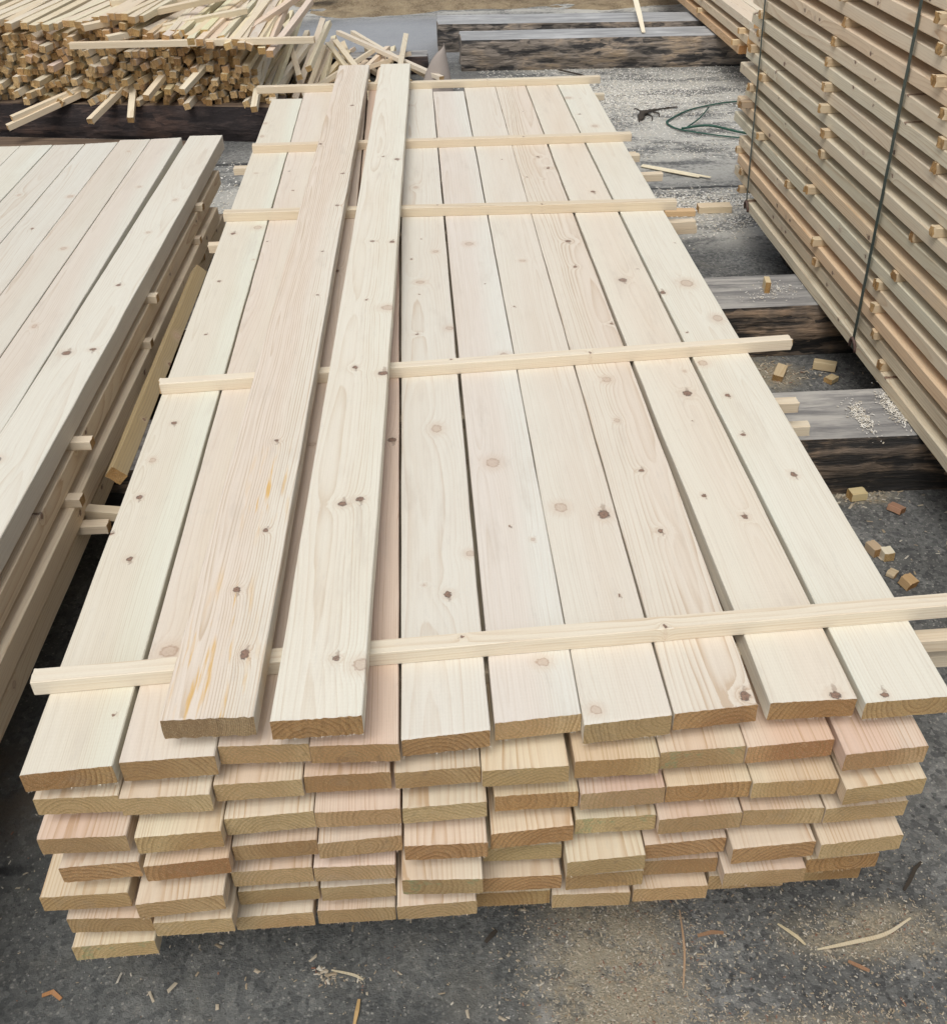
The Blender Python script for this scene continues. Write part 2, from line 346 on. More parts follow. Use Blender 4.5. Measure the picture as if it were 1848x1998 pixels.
# ---------------------------------------------------------------- ground
def ground_material():
    M = NT('yard_concrete'); tc = M.new('ShaderNodeTexCoord').outputs['Object']
    big = M.noise(tc, 3.1, 7, 0.68); mid = M.noise(tc, 9, 5, 0.65); fine = M.noise(tc, 140, 3, 0.7)
    c = M.mix(M.smooth(big, 0.38, 0.62), col((0.095, 0.098, 0.094)), col((0.185, 0.19, 0.184)))
    c = M.mix(M.smooth(mid, 0.35, 0.7, 0, 0.6), c, col((0.095, 0.097, 0.094)))
    c = M.mix(M.smooth(fine, 0.35, 0.75, 0, 0.6), c, col((0.085, 0.085, 0.086)))
    for sc_, thr, cc in ((95, 0.16, (0.34, 0.33, 0.30)), (60, 0.17, (0.030, 0.030, 0.030)), (150, 0.22, (0.23, 0.22, 0.20)), (38, 0.10, (0.20, 0.195, 0.18))):
        v = M.new('ShaderNodeTexVoronoi'); M.l.new(tc, v.inputs['Vector']); v.inputs['Scale'].default_value = sc_
        sel = M.new('ShaderNodeSeparateColor'); M.l.new(v.outputs['Color'], sel.inputs[0])
        m = M.math('MULTIPLY', M.smooth(v.outputs['Distance'], thr, thr + 0.18, 1, 0), M.smooth(sel.outputs[0], 0.66, 0.70))
        c = M.mix(M.math('MULTIPLY', m, 0.7), c, col(cc))
    vs_ = M.new('ShaderNodeTexVoronoi'); M.l.new(M.vec('ADD', tc, M.scalev(M.noise(tc, 60, 2, .6, out=1), (.01, .01, 0))), vs_.inputs['Vector']); vs_.inputs['Scale'].default_value = 75
    s2 = M.new('ShaderNodeSeparateColor'); M.l.new(vs_.outputs['Color'], s2.inputs[0])
    c = M.mix(1.0, c, M.mix(s2.outputs[1], col((.62, .62, .62)), col((1.45, 1.42, 1.36))), 'MULTIPLY')
    wet = M.noise(tc, 1.7, 6, .65); c = M.mix(M.smooth(wet, .52, .66, 0, .45), c, col((.055, .055, .053)))
    c = M.mix(M.smooth(M.noise(M.vec('ADD', tc, (5, 9, 0)), 2.3, 6, .7), .52, .68, 0, .40), c, col((.20, .185, .15)))
    sep = M.new('ShaderNodeSeparateXYZ'); M.l.new(M.vec('ADD', tc, M.scalev(M.vec('SUBTRACT', M.noise(tc, 14, 3, 0.6, out=1), (.5, .5, .5)), (.05, .05, 0))), sep.inputs[0])
    X, Y = sep.outputs[0], sep.outputs[1]
    # slab left of the joint is smoother and darker; the joint itself is limewashed
    left = M.smooth(X, 0.19, 0.21, 1.0, 0.0)
    c = M.mix(M.math('MULTIPLY', M.math('MULTIPLY', left, M.smooth(Y, 4.0, 3.5)), 0.35), c, col((0.065, 0.070, 0.065)))
    js = M.math('MULTIPLY', M.smooth(M.math('ABSOLUTE', M.math('SUBTRACT', X, 0.175)), 0.0, 0.045, 1, 0), M.smooth(Y, 1.35, 1.0))
    c = M.mix(M.math('MULTIPLY', js, M.smooth(mid, 0.4, 0.6, 0.1, 0.75)), c, col((0.30, 0.31, 0.31)))
    # brown earth at the front left
    be = M.math('MULTIPLY', M.blob(tc, -1.15, 1.62, 0.30, 0.20), M.smooth(mid, 0.3, 0.6))
    c = M.mix(be, c, col((0.12, 0.10, 0.075)))
    # sawdust
    sd = M.mx([M.blob(tc, 0.31, 1.05, 0.17, 0.38), M.blob(tc, 0.86, 1.15, 0.20, 0.07), M.blob(tc, 0.60, 0.92, 0.35, 0.07), M.blob(tc, 1.32, 3.5, 0.16, 0.16), M.blob(tc, 1.40, 2.66, 0.12, 0.06)])
    far = M.mx([M.blob(tc, 1.55, 7.1, 1.5, 1.75), M.blob(tc, 1.35, 5.45, 0.85, 0.30), M.blob(tc, -0.85, 5.4, 0.55, 1.3), M.blob(tc, 1.6, 5.1, 0.5, 0.35), M.blob(tc, 2.0, 10.5, 1.4, 0.6), M.math('MULTIPLY', M.smooth(Y, 10.3, 10.9), 1.0)])
    n2 = M.noise(M.scalev(tc, (0.9, 2.2, 1)), 2.4, 5, 0.62); n3 = M.noise(tc, 34, 3, 0.65)
    fm = M.math('MULTIPLY', far, M.smooth(M.math('MULTIPLY_ADD', n3, 0.45, n2), 0.60, 0.80, 0.08, 1.0))
    nm = M.math('MULTIPLY', sd, M.smooth(M.math('MULTIPLY_ADD', n3, 0.6, mid), 0.62, 0.86, 0.15, 0.9))
    dust = M.mix(M.noise(tc, 90, 3, 0.7), col((0.30, 0.285, 0.245)), col((0.66, 0.64, 0.57)))
    nd = M.mix(M.noise(tc, 120, 3, 0.7), col((0.20, 0.175, 0.12)), col((0.42, 0.37, 0.27)))
    c = M.mix(fm, c, dust); c = M.mix(nm, c, nd)
    # smooth bluish slab at the back, dark streak and joint behind the stack
    bs = M.math('MULTIPLY', M.blob(tc, -0.2, 9.8, 1.3, 1.0), M.smooth(Y, 10.9, 10.5))
    c = M.mix(M.math('MULTIPLY', bs, 0.8), c, M.mix(mid, col((0.30, 0.315, 0.33)), col((0.40, 0.41, 0.42))))
    for yy, x0, x1, wdt in ((5.66, 0.85, 4.0, 0.016), (5.25, -1.4, -0.7, 0.02), (6.35, -1.6, -0.7, 0.015), (1.42, -3, -0.9, .012)):
        ln = M.math('MULTIPLY', M.math('MULTIPLY', M.smooth(M.math('ABSOLUTE', M.math('SUBTRACT', Y, yy)), wdt * .5, wdt * 1.6, 1, 0), M.smooth(X, x0, x0 + .1)), M.smooth(X, x1, x1 - .1))
        c = M.mix(M.math('MULTIPLY', ln, 0.85), c, col((0.02, 0.02, 0.02)))
    M.put(M.p.inputs['Base Color'], c); M.p.inputs['Roughness'].default_value = 0.88
    M.bump(M.math('ADD', M.math('ADD', M.math('MULTIPLY', mid, 1.5), fine), M.math('MULTIPLY', n3, M.math('ADD', fm, nm))), 0.8, 0.006)
    return M.m
gm = mesh('ground', [(-60, -40, 0), (60, -40, 0), (60, 120, 0), (-60, 120, 0)], [(0, 1, 2, 3)], [ground_material()])
tag(link('ground', gm), 'dark grey concrete yard floor with scattered sawdust', None, None, 'structure')

# sawdust bank at the back of the yard
def dust_bank():
    M = NT('sawdust_heap'); tc = M.new('ShaderNodeTexCoord').outputs['Object']
    a = M.noise(tc, 5, 6, 0.7); b = M.noise(tc, 60, 3, 0.7)
    c = M.mix(M.smooth(a, 0.3, 0.7), col((0.17, 0.115, 0.06)), col((0.42, 0.32, 0.19))); c = M.mix(M.smooth(b, 0.4, 0.8, 0, 0.7), c, col((0.55, 0.46, 0.30)))
    M.put(M.p.inputs['Base Color'], c); M.p.inputs['Roughness'].default_value = 0.95; M.bump(M.math('ADD', a, b), 1.0, 0.03)
    r = random.Random(3); vs = []; fs = []; nx, ny = 90, 36
    from mathutils import noise as mn
    for j in range(ny + 1):
        for i in range(nx + 1):
            x = -1.4 + 9.4 * i / nx; y = 10.62 + 3.2 * j / ny
            e = min(1, j / 9.0) * min(1, i / 8)
            z = -0.02 + e * (0.10 + 0.10 * mn.noise(Vector((x * 1.1, y * 1.1, 3))) + 0.06 * mn.noise(Vector((x * 5, y * 5, 1))) + 0.02 * mn.noise(Vector((x * 16, y * 16, 7)))) + min(0.5, max(0, j - 10) * .012)
            vs.append((x, y + 0.25 * mn.noise(Vector((x * 0.9, 0, 0))) * (1 - j / ny) + 0.05 * (x if x > 0 else 0) * 0.3, z))
    for j in range(ny):
        for i in range(nx): a_ = j * (nx + 1) + i; fs.append((a_, a_ + 1, a_ + nx + 2, a_ + nx + 1))
    tag(link('sawdust', mesh('sawdust', vs, fs, [M.m], smooth=True)), 'yellow brown bank of sawdust at the back of the yard', 'sawdust', None, 'stuff')
dust_bank()

def flakes(name, label, spots, mat, seed, smin, smax, zf=0.0, long=1.6):
    r = random.Random(seed); vs = []; fs = []
    for (cx, cy, rx, ry, n, uni) in spots:
        for _ in range(n):
            if uni: x = cx + r.uniform(-rx, rx); y = cy + r.uniform(-ry, ry)
            else: x = r.gauss(cx, rx * .5); y = r.gauss(cy, ry * .5)
            s = r.uniform(smin, smax); a = r.uniform(0, 6.28); l = s * r.uniform(0.8, long); w = s * r.uniform(.35, .8)
            z = zf + r.uniform(.0012, .005); tl = r.uniform(-.4, .4)
            i = len(vs)
            for (u, v) in ((-l, -w), (l, -w * r.uniform(.5, 1)), (l * r.uniform(.6, 1), w), (-l * r.uniform(.6, 1), w * r.uniform(.6, 1))):
                vs.append((x + u * math.cos(a) - v * math.sin(a), y + u * math.sin(a) + v * math.cos(a), max(zf + .0008, z + u * tl)))
            vs.append((x, y, z + s * .35))
            fs += [(i, i + 1, i + 4), (i + 1, i + 2, i + 4), (i + 2, i + 3, i + 4), (i + 3, i, i + 4)]
    tag(link(name, mesh(name, vs, fs, [mat])), label, 'wood chips', None, 'stuff')
flakes('wood_chips', 'pale wood chips and shavings strewn over the dark concrete at the front',
       [(0.33, 1.08, .22, .40, 5500, 0), (0.86, 1.14, .20, .08, 1100, 0), (0.65, 0.95, .35, .07, 1200, 0), (0, 1.1, 1.3, .35, 700, 1), (0.75, 1.05, .4, .35, 1500, 1), (-0.25, 1.12, .12, .03, 60, 0)], FLAKE, 1, .0010, .0029)
flakes('coarse_chips', 'larger pale wood chips lying on the front concrete',
       [(0.3, 1.05, 1.0, .28, 130, 1), (1.4, 2.5, .3, .25, 60, 1), (1.35, 3.5, .12, .10, 200, 0), (1.5, 3.5, .2, .1, 60, 0), (1.40, 2.66, .14, .05, 130, 0), (-0.25, 1.13, .05, .02, 16, 0), (-1.1, 1.5, .25, .15, 50, 1)], FLAKE, 2, .002, .0065, long=2.2)
flakes('sawdust_flakes', 'pale sawdust flakes covering the concrete behind the front stack',
       [(1.6, 7.3, 1.1, 1.15, 8000, 1), (1.35, 5.40, .8, .20, 4800, 0), (-0.85, 5.3, .5, 1.1, 2600, 1), (1.7, 5.1, .5, .2, 900, 0), (1.4, 7.6, .8, .6, 6500, 0)], FLAKEW, 3, .003, .0065)
flakes('gravel_grit', 'fine dark and light grit on the front concrete', [(0.55, 1.0, .75, .35, 3500, 1), (-0.4, 1.05, .7, .3, 900, 1), (1.5, 2.4, .5, .4, 500, 1)], GRIT, 4, .0008, .0022, long=1.1)
flakes('beam_chips', 'yellowish sawdust streaks lying on top of the grey bearer beams', [(1.40, 2.80, .035, .10, 420, 0), (1.52, 2.84, .03, .12, 500, 0), (1.32, 3.74, .10, .05, 60, 0), (1.42, 3.80, .10, .07, 160, 0)], FLAKEW, 5, .0012, .004, zf=0.222)

# ---------------------------------------------------------------- bearer beams
def beam(name, x0, x1, y0, y1, h, mt, ms, label, seed, jit=0.012, cat='beam', group=None, z0=0.0, skew=0.0):
    r = random.Random(seed); from mathutils import noise as mn
    nx = max(4, int((x1 - x0) / .07)); prof = []
    d = y1 - y0
    for i in range(9): prof.append((y0 + d * i / 8, h, 0))
    for i in range(1, 8): prof.append((y1, h - h * i / 8, 1))
    for i in range(9): prof.append((y1 - d * i / 8, 0, 1))
    for i in range(1, 8): prof.append((y0, h * i / 8, 1))
    n = len(prof); vs = []; fs = []; mi = []
    ym = (y0 + y1) / 2
    for j in range(nx + 1):
        x = x0 + (x1 - x0) * j / nx
        for (y, z, k) in prof:
            q = Vector((x * 3.0, y * 7, z * 9 + seed))
            bul = (math.sin(math.pi * min(1, max(0, z / h))) * .018 if k else 0)
            s = -1 if y < ym else 1
            yy = y + (s * bul + mn.noise(q) * jit * 1.2 + mn.noise(q * 4) * jit * .4 if k and 0.0 < z < h else (mn.noise(q) * jit * .25))
            zz = z + (mn.noise(Vector((x * 2, y * 6, 5 + seed))) * .002 if z == h else 0)
            xx = x + (r.uniform(-.006, .006) if j in (0, nx) else 0)
            vs.append((xx, yy + skew * (x - x0), zz + z0))
    for j in range(nx):
        for i in range(n):
            a = j * n + i; b = j * n + (i + 1) % n
            fs.append((a, a + n, b + n, b)); mi.append(0 if (i < 8) else 1)
    fs.append(tuple(range(n))); mi.append(1); fs.append(tuple(nx * n + i for i in range(n))[::-1]); mi.append(1)
    me = mesh(name, vs, fs, [mt, ms], mi)
    return tag(link(name, me), label, cat, group)
BG = 'squared timbers carrying the stacks'
beam('bearer_beam', -2.6, 2.5, 2.684, 2.984, .219, BEAM_TOP, BEAM_SIDE, 'grey topped black sided beam nearest the viewer, with sawdust streaks on top', 1, group=BG)
beam('bearer_beam', -2.6, 2.5, 3.646, 3.945, .219, BEAM_TOP, BEAM_SIDE, 'grey topped black sided beam with a small offcut standing on it', 2, group=BG)
beam('bearer_beam', -0.62, 0.80, 1.62, 1.92, .219, BEAM_TOP, BEAM_SIDE, 'dark beam in the shade under the front end of the stacks', 3, group=BG)
beam('bearer_beam', 1.72, 3.1, 4.45, 4.65, .217, BEAM_TOP, BEAM_SIDE, 'dark beam under the far end of the strapped stack', 4, group=BG)
beam('squared_log', 0.36, 3.6, 8.47, 8.80, .225, LOG_TOP, LOG_SIDE, 'nearer of two pale topped logs with peeling black and brown bark', 5, .022, 'log', 'squared logs lying at the back', skew=-.045)
beam('squared_log', 0.20, 3.8, 9.13, 9.50, .215, LOG_TOP, LOG_SIDE, 'farther of two pale topped logs lying at the back', 6, .018, 'log', 'squared logs lying at the back', skew=-.075)
beam('dark_timber', -1.3, 0.10, 8.42, 8.62, .13, BEAM_TOP, RUST_SIDE, 'short dark timber end beside the grey cardboard cone', 7, .006, 'timber')
beam('pile_beam', -4.4, -0.85, 7.405, 7.70, .215, BROWN_TOP, RUST_SIDE, 'long dark reddish timber under the pile of sticks', 8, .012, 'beam', skew=-.18)
beam('ground_sleeper', -4.4, -1.45, 7.02, 7.30, .03, BROWN_TOP, BROWN_TOP, 'low brown dusty plank on the ground in front of the stick pile', 9, .004, 'plank', skew=-.18)

# ---------------------------------------------------------------- front stack
ROWS = [
 [(-0.675, 1.091, -0.531, 1.1), (-0.524, 1.106, -0.371, 1.109), (-0.37, 1.128, -0.222, 1.123), (-0.222, 1.118, -0.077, 1.113), (-0.074, 1.12, 0.072, 1.132), (0.079, 1.145, 0.225, 1.156), (0.225, 1.131, 0.374, 1.142), (0.3775, 1.145, 0.5235, 1.155), (0.54, 1.157, 0.690, 1.156), (0.699, 1.146, 0.851, 1.15)],
 [(-0.677, 1.102, -0.538, 1.1), (-0.537, 1.093, -0.389, 1.092), (-0.387, 1.11, -0.241, 1.112), (-0.24, 1.117, -0.096, 1.117), (-0.09, 1.114, 0.054, 1.119), (0.055, 1.108, 0.201, 1.109), (0.211, 1.117, 0.355, 1.117), (0.357, 1.126, 0.505, 1.13), (0.506, 1.127, 0.658, 1.134), (0.665, 1.099, 0.81, 1.109)],
 [(-0.684, 1.078, -0.536, 1.076), (-0.523, 1.07, -0.380, 1.075), (-0.379, 1.097, -0.23, 1.104), (-0.229, 1.1, -0.083, 1.099), (-0.081, 1.098, 0.063, 1.103), (0.076, 1.112, 0.221, 1.113), (0.223, 1.107, 0.37, 1.112), (0.372, 1.112, 0.52, 1.115), (0.521, 1.109, 0.672, 1.109), (0.675, 1.085, 0.821, 1.1)],
 [(-0.665, 1.073, -0.531, 1.077), (-0.522, 1.066, -0.379, 1.074), (-0.378, 1.096, -0.232, 1.1), (-0.23, 1.091, -0.085, 1.099), (-0.082, 1.076, 0.062, 1.074), (0.068, 1.09, 0.214, 1.099), (0.218, 1.11, 0.361, 1.111), (0.363, 1.1, 0.512, 1.105), (0.514, 1.109, 0.658, 1.105), (0.66, 1.102, 0.81, 1.11)],
 [(-0.715, 1.068, -0.563, 1.068), (-0.546, 1.043, -0.397, 1.052), (-0.39, 1.096, -0.248, 1.097), (-0.246, 1.095, -0.101, 1.093), (-0.09, 1.06, 0.052, 1.053), (0.055, 1.116, 0.197, 1.114), (0.201, 1.075, 0.343, 1.082), (0.345, 1.101, 0.494, 1.108), (0.498, 1.082, 0.651, 1.089), (0.657, 1.08, 0.812, 1.092)],
 [(-0.688, 1.071, -0.538, 1.064), (-0.532, 1.053, -0.393, 1.054), (-0.39, 1.105, -0.245, 1.108), (-0.242, 1.103, -0.105, 1.104), (-0.103, 1.056, 0.04, 1.058), (0.049, 1.102, 0.198, 1.101), (0.205, 1.097, 0.348, 1.099), (0.352, 1.118, 0.491, 1.117), (0.493, 1.083, 0.645, 1.084), (0.65, 1.101, 0.79, 1.106)],
 [(-0.694, 1.061, -0.545, 1.065), (-0.53, 1.20, -0.41, 1.20), (-0.407, 1.101, -0.262, 1.102), (-0.255, 1.104, -0.11, 1.103), (-0.10, 1.22, 0.035, 1.22), (0.041, 1.12, 0.181, 1.118), (0.183, 1.108, 0.33, 1.104), (0.336, 1.109, 0.478, 1.108), (0.485, 1.127, 0.632, 1.126), (0.66, 1.132, 0.782, 1.132)],
]
XC = [-.607, -.4575, -.310, -.155, 0.004, .152, .304, .4525, .602, .757]
KN = {
 0: [(-0.024, 1.885, 0.008, 1), (-0.01, 1.524, 0.007, 1), (-0.015, 1.054, 0.011, 1), (-0.036, 0.894, 0.011, 0), (-0.036, 0.748, 0.012, 1), (-0.068, 0.619, 0.008, 1), (-0.012, 0.534, 0.012, 1), (-0.053, 3.379, 0.012, 0), (-0.025, 2.898, 0.01, 0), (-0.032, 2.276, 0.014, 1), (0.045, 2.324, 0.018, 0), (-0.060, 3.571, 0.012, 0)],
 1: [(-0.04, 0.249, 0.021, 0), (-0.05, 2.896, 0.007, 1)],
 2: [(0.03, 1.9, .012, 1), (0.02, 0.9, .012, 0), (.03, 2.9, .010, 0)],
 3: [(0.056, 0.914, 0.014, 1), (-.04, 2.2, .012, 1)],
 4: [(-0.017, 1.789, 0.016, 0), (0.035, 2.024, 0.015, 0), (0.06, 1.471, 0.014, 0), (-0.031, 1.441, 0.008, 1), (0.01, 0.945, 0.019, 0), (0.065, 0.468, 0.014, 0), (0.015, 0.347, 0.012, 1), (-0.042, 1.969, 0.006, 1), (-0.053, 3.752, 0.02, 0), (-0.021, 2.64, 0.012, 0)],
 5: [(-0.02, 0.764, 0.021, 0), (0.047, 1.273, 0.02, 0), (-0.004, 2.053, 0.02, 0), (0.021, 0.13, 0.016, 0)],
 6: [(-0.037, 0.597, 0.019, 0), (0.049, 0.565, 0.021, 1), (-0.05, 0.026, 0.014, 0), (0.006, 1.913, 0.012, 0)],
 7: [(0.019, 2.045, 0.014, 1), (0.014, 1.836, 0.011, 1), (-0.003, 1.122, 0.016, 0), (0.061, 1.435, 0.008, 1), (-0.011, 0.922, 0.01, 0), (0.007, 0.707, 0.01, 1), (0.005, 0.487, 0.01, 1), (0.053, 0.026, 0.013, 1), (0.015, 2.925, 0.012, 1), (0.04, 2.784, 0.012, 1)],
 8: [(-0.015, 1.717, 0.017, 1), (0.023, 1.029, 0.016, 1), (-0.041, 0.596, 0.008, 1), (0.025, 0.515, 0.01, 1), (0.016, 2.498, 0.016, 1), (0.04, 0.01, 0.014, 1)],
 9: [(0.013, 1.685, 0.024, 0), (-0.072, 1.628, 0.014, 1), (0.045, 1.445, 0.02, 0), (-0.060, 1.189, 0.021, 0), (-0.039, 1.019, 0.009, 1), (-0.051, 0.837, 0.01, 1), (0.014, 0.667, 0.011, 1), (-0.038, 0.014, 0.012, 1), (-0.007, 3.315, 0.016, 0), (-0.046, 3.5, 0.012, 1), (-0.060, 3.773, 0.02, 0)],
}
TINT_TOP = [(1.0, 1.04, 1.0), (1.0, .955, .92), (1, .93, .89), (1, .86, .79), (1, 1.0, 1.0), (1.0, 1.01, 1.02), (1, .995, .985), (1.0, .965, .93), (1.02, 1.0, .96), (1.03, 1.05, 1.02)]
NOTE = ['pale with five round brown knots in a line', 'plain pinkish, one grey knot near the front', 'mostly hidden under the two loose boards', 'reddish sliver beside the right loose board', 'with faded oval knots',
        'with pale ringed knots', 'with one dark eye knot', 'with strong wavy brown grain', 'with rough barky left edge', 'pale and widest set at the edge']
rt = random.Random(77)
MG = 'boards of the front stack'
PT, GAP = 0.042, 0.031
for li, row in enumerate(ROWS):
    for ci, (xl, yl, xr, yr) in enumerate(row):
        w = xr - xl - (0.001 if li else 0.0012); x0 = (xl + xr) / 2; y0 = (yl + yr) / 2
        if li == 0:
            xb = XC[ci]; ang = math.atan2(xb - x0, 4.0)
            m = wood('top_board_pine_%d' % ci, KN[ci] + rk(3, 3.9, .14, .0035, .007, .8), contrast=[.50, .35, .6, 1.0, .5, .38, .45, 1.25, .38, .42][ci], freq=[210, 250, 230, 280, 190, 180, 180, 165, 210, 170][ci])
            yb = [5.06, 5.19, 5.2, 5.2, 5.19, 5.1, 5.22, 5.21, 5.25, 5.28][ci]
        else:
            ang = rt.uniform(-.0008, .0008); m = GEN[rt.randrange(4)]; yb = rt.uniform(5.1, 5.24)
            if ci == 0: yb = 5.30 if li == 1 else 5.15
        e = END[rt.choice([0, 0, 1, 2, 2])]
        if (li, ci) in ((6, 0), (4, 4), (1, 7), (3, 6)): e = END_GREEN
        me = board_mesh('pine_board', w, PT + (0.004 if (li, ci) in ((0, 1), (0, 6)) else rt.uniform(-.002, .001)), yb - y0, [m, e], seed=li * 31 + ci, slant=yr - yl, bow=.002 if li else .0012,
                        wane=('l', .003) if (li, ci) == (0, 8) else (('r', .004) if (li, ci) == (0, 7) else None), fuzz=30, backslant=rt.uniform(-.01, .01), rag=.0007, bend=-.0045 if (li, ci) == (0, 8) else (-.0035 if (li, ci) == (0, 9) else None))
        tint = TINT_TOP[ci] if li == 0 else (lambda k: (k, k * rt.uniform(.93, 1.0), k * rt.uniform(.88, .98)))(rt.uniform(.92, 1.02))
        o = place_board('pine_board', me, x0, y0, ZT - .073 * li, ang, roll=rt.uniform(-.004, .004) if li else 0.0, color=tint)
        if li == 0: lab = 'top row board %s from the left, %s' % (ORD[ci], NOTE[ci])
        else: lab = '%s board end from the left, %s row down in the front stack' % (ORD[ci], ORD[li])
        tag(o, lab, 'board', MG)

# two loose boards on the spacers
LA = [(0.002, 0.31, 0.012, 1), (0.04, 0.142, 0.012, 1), (0.016, 0.81, 0.01, 1), (0.032, 0.484, 0.009, 1), (0.043, 1.569, 0.006, 1), (0.031, 1.883, 0.007, 1), (0.049, 2.281, 0.01, 1), (0.046, 2.607, 0.01, 1), (-0.063, 2.97, 0.009, 1), (0.03, 3.507, 0.012, 1), (-0.005, 0.222, 0.03, 2), (0.032, 0.067, 0.03, 2), (-.03, .12, .03, 2), (.02, .62, .03, 2)]
LB = [(0.059, 1.482, 0.022, 0), (0.061, 1.112, 0.018, 1), (-0.009, 1.145, 0.011, 1), (0.0, 0.573, 0.014, 1), (0.035, 0.586, 0.012, 1), (0.02, 0.133, 0.011, 1), (0.064, 0.116, 0.022, 0), (-0.001, 1.535, 0.006, 1), (-0.005, 1.963, 0.009, 1), (0.056, 1.951, 0.013, 1), (0.049, 2.763, 0.014, 1), (-0.004, 2.798, 0.008, 1)]
END_KNOT = wood('sawn_pine_end_dark', (), (0.56, 0.42, 0.25), (0.34, 0.22, 0.11), (0.38, 0.25, 0.14), end=True, freq=230)
m = wood('loose_board_pine_a', LA, contrast=1.35, freq=165)
o = place_board('loose_board', board_mesh('loose_board', .147, .042, 4.233, [m, END_KNOT], seed=901, slant=.0, bow=.001, fuzz=12), -.374, 1.121, ZT + .0735, .0183, color=(1.03, 1.0, .965))
tag(o, 'left loose board lying lengthwise on the stack, with yellow resin streaks near its front', 'board', 'loose boards on top of the front stack')
m = wood('loose_board_pine_b', LB, contrast=.55, freq=190)
o = place_board('loose_board', board_mesh('loose_board', .144, .042, 4.247, [m, END[1]], seed=902, slant=.006, bow=.001, fuzz=44, rag=.0013), -.202, 1.109, ZT + .0735, .025, color=(1.05, 1.06, 1.03))
tag(o, 'right loose board lying lengthwise on the stack, pale with paired red knots', 'board', 'loose boards on top of the front stack')

# ---------------------------------------------------------------- spacer sticks
def stick_between(name, a, b, w, t, label, group, seed, color=(1, 1, 1), cat='stick', roll=0.0, ragged=.0015, mat=None, mate=None):
    """a: front/near end centre, b: far end centre"""
    a = Vector(a); b = Vector(b); d = b - a; L = d.length
    me = board_mesh(name, w, t, L, [mat or STICKM, mate or STICKE], seed=seed, cham=.0012, rag=ragged, fuzz=5, bow=.002)
    for v in me.vertices: v.co.z += t / 2
    o = link(name, me); q = d.to_track_quat('Y', 'Z'); o.rotation_mode = 'QUATERNION'
    from mathutils import Quaternion
    o.rotation_quaternion = q @ Quaternion((0, 1, 0), roll); o.location = a
    o.color = (*color, 1); return tag(o, label, cat, group)
SG = 'spacer sticks laid across the top of the front stack'
zc = ZT + .0157
for k, (x0, y0, x1, y1, w, lb) in enumerate([(-.70, 1.281, 1.06, 1.362, .034, 'nearest spacer stick, crossing the top of the front stack'),
        (-.678, 2.304, .955, 2.402, .030, 'second nearest spacer stick across the front stack, its right end splintered'),
        (-.682, 3.502, .880, 3.455, .036, 'middle of the five spacer sticks across the top of the front stack'),
        (-.671, 4.258, .868, 4.248, .034, 'fourth spacer stick back across the top of the front stack'),
        (-.755, 5.180, .885, 5.172, .034, 'farthest spacer stick, along the back end of the front stack')]):
    stick_between('spacer_stick', (x0, y0, zc), (x1, y1, zc), w, .031, lb, SG, 300 + k, (1.04, 1.02, 1.0) if k < 2 else (.96, .92, .86), ragged=.004 if k == 1 else .0015)
side = [(0, -.752, 4.215, .90, 4.205), (0, -.732, 3.40, .955, 3.455), (0, -.6, 3.955, .945, 3.965), (0, -.6, 2.195, .925, 2.203), (0, -.6, 5.14, .905, 5.147), (0, -.6, 1.30, 1.06, 1.345),
        (1, -.6, 2.2, .968, 2.205), (1, -.6, 4.44, .94, 4.458), (1, -.6, 1.35, 1.04, 1.372), (1, -.66, 2.75, .80, 2.75), (2, -.66, 2.20, .80, 2.22), (2, -.6, 4.3, .93, 4.3), (1, -.6, 3.5, 1.0, 3.60),
        (3, -.74, 1.4, .86, 1.4), (4, -.74, 1.4, .86, 1.4), (5, -.74, 1.45, .84, 1.45), (2, -.72, 1.4, .86, 1.4)]
for k, (g, x0, y0, x1, y1) in enumerate(side):
    z = ZT - PT - .073 * g - .0155 
    rank = sorted(q[2] for q in side if q[0] == g).index(y0)
    lab = 'spacer under the %s row of the front stack, %s one back from the front' % ('top' if g == 0 else ORD[g] if g > 1 else 'second', ORD[rank])
    if g > 1: lab = 'spacer under the %s row of the front stack, %s one back from the front' % (ORD[g], ORD[rank])
    if g == 1: lab = 'spacer under the second row of the front stack, %s one back from the front' % ORD[rank]
    stick_between('spacer_stick', (x0, y0, z), (x1, y1, z), .032, .029, lab, 'spacer sticks between the rows of the front stack', 340 + k, (.98, .95, .9))

# ---------------------------------------------------------------- left stack
LG = 'boards of the left stack'
ZL = ZT - .146
LX = [(-1.004, 5.03, .155), (-1.186, 5.005, .141), (-1.330, 5.00, .142), (-1.478, 4.965, .148), (-1.627, 4.955, .143), (-1.777, 4.96, .148), (-1.925, 4.96, .143), (-2.072, 4.96, .143)]
LKN = [[(-.045, 1.30, .020, 1), (-.03, 1.88, .020, 1), (.045, 1.90, .016, 1), (.006, 2.37, .014, 1), (-.0, 2.85, .013, 0), (.06, .5, .018, 1), (.03, 3.2, .012, 0)],
       [(.02, 3.4, .013, 0), (-.03, 2.1, .012, 0), (.04, 1.3, .014, 0)], [(.03, 2.75, .016, 0), (-.02, 1.6, .014, 1), (.01, 3.9, .01, 0)],
       [(.05, 3.35, .018, 0), (-.03, 2.4, .012, 0), (.0, 3.0, .01, 1)], [(.03, 2.6, .02, 1), (-.02, 3.4, .01, 0), (.04, 1.8, .014, 0)], None, None, None]
LANG = 0.0243
ltint = [(1.0, 1.01, 1.0), (.96, .97, .96), (.93, .925, .91), (.95, .955, .95), (.93, .93, .92), (.98, 1.01, .99), (.97, .98, .96), (1, 1, 1)]
lnote = ['with dark knots', 'left of the gap', 'with faint brown grain', 'with a dark knot', 'plain', 'greenish white', 'at the edge', 'farthest left']
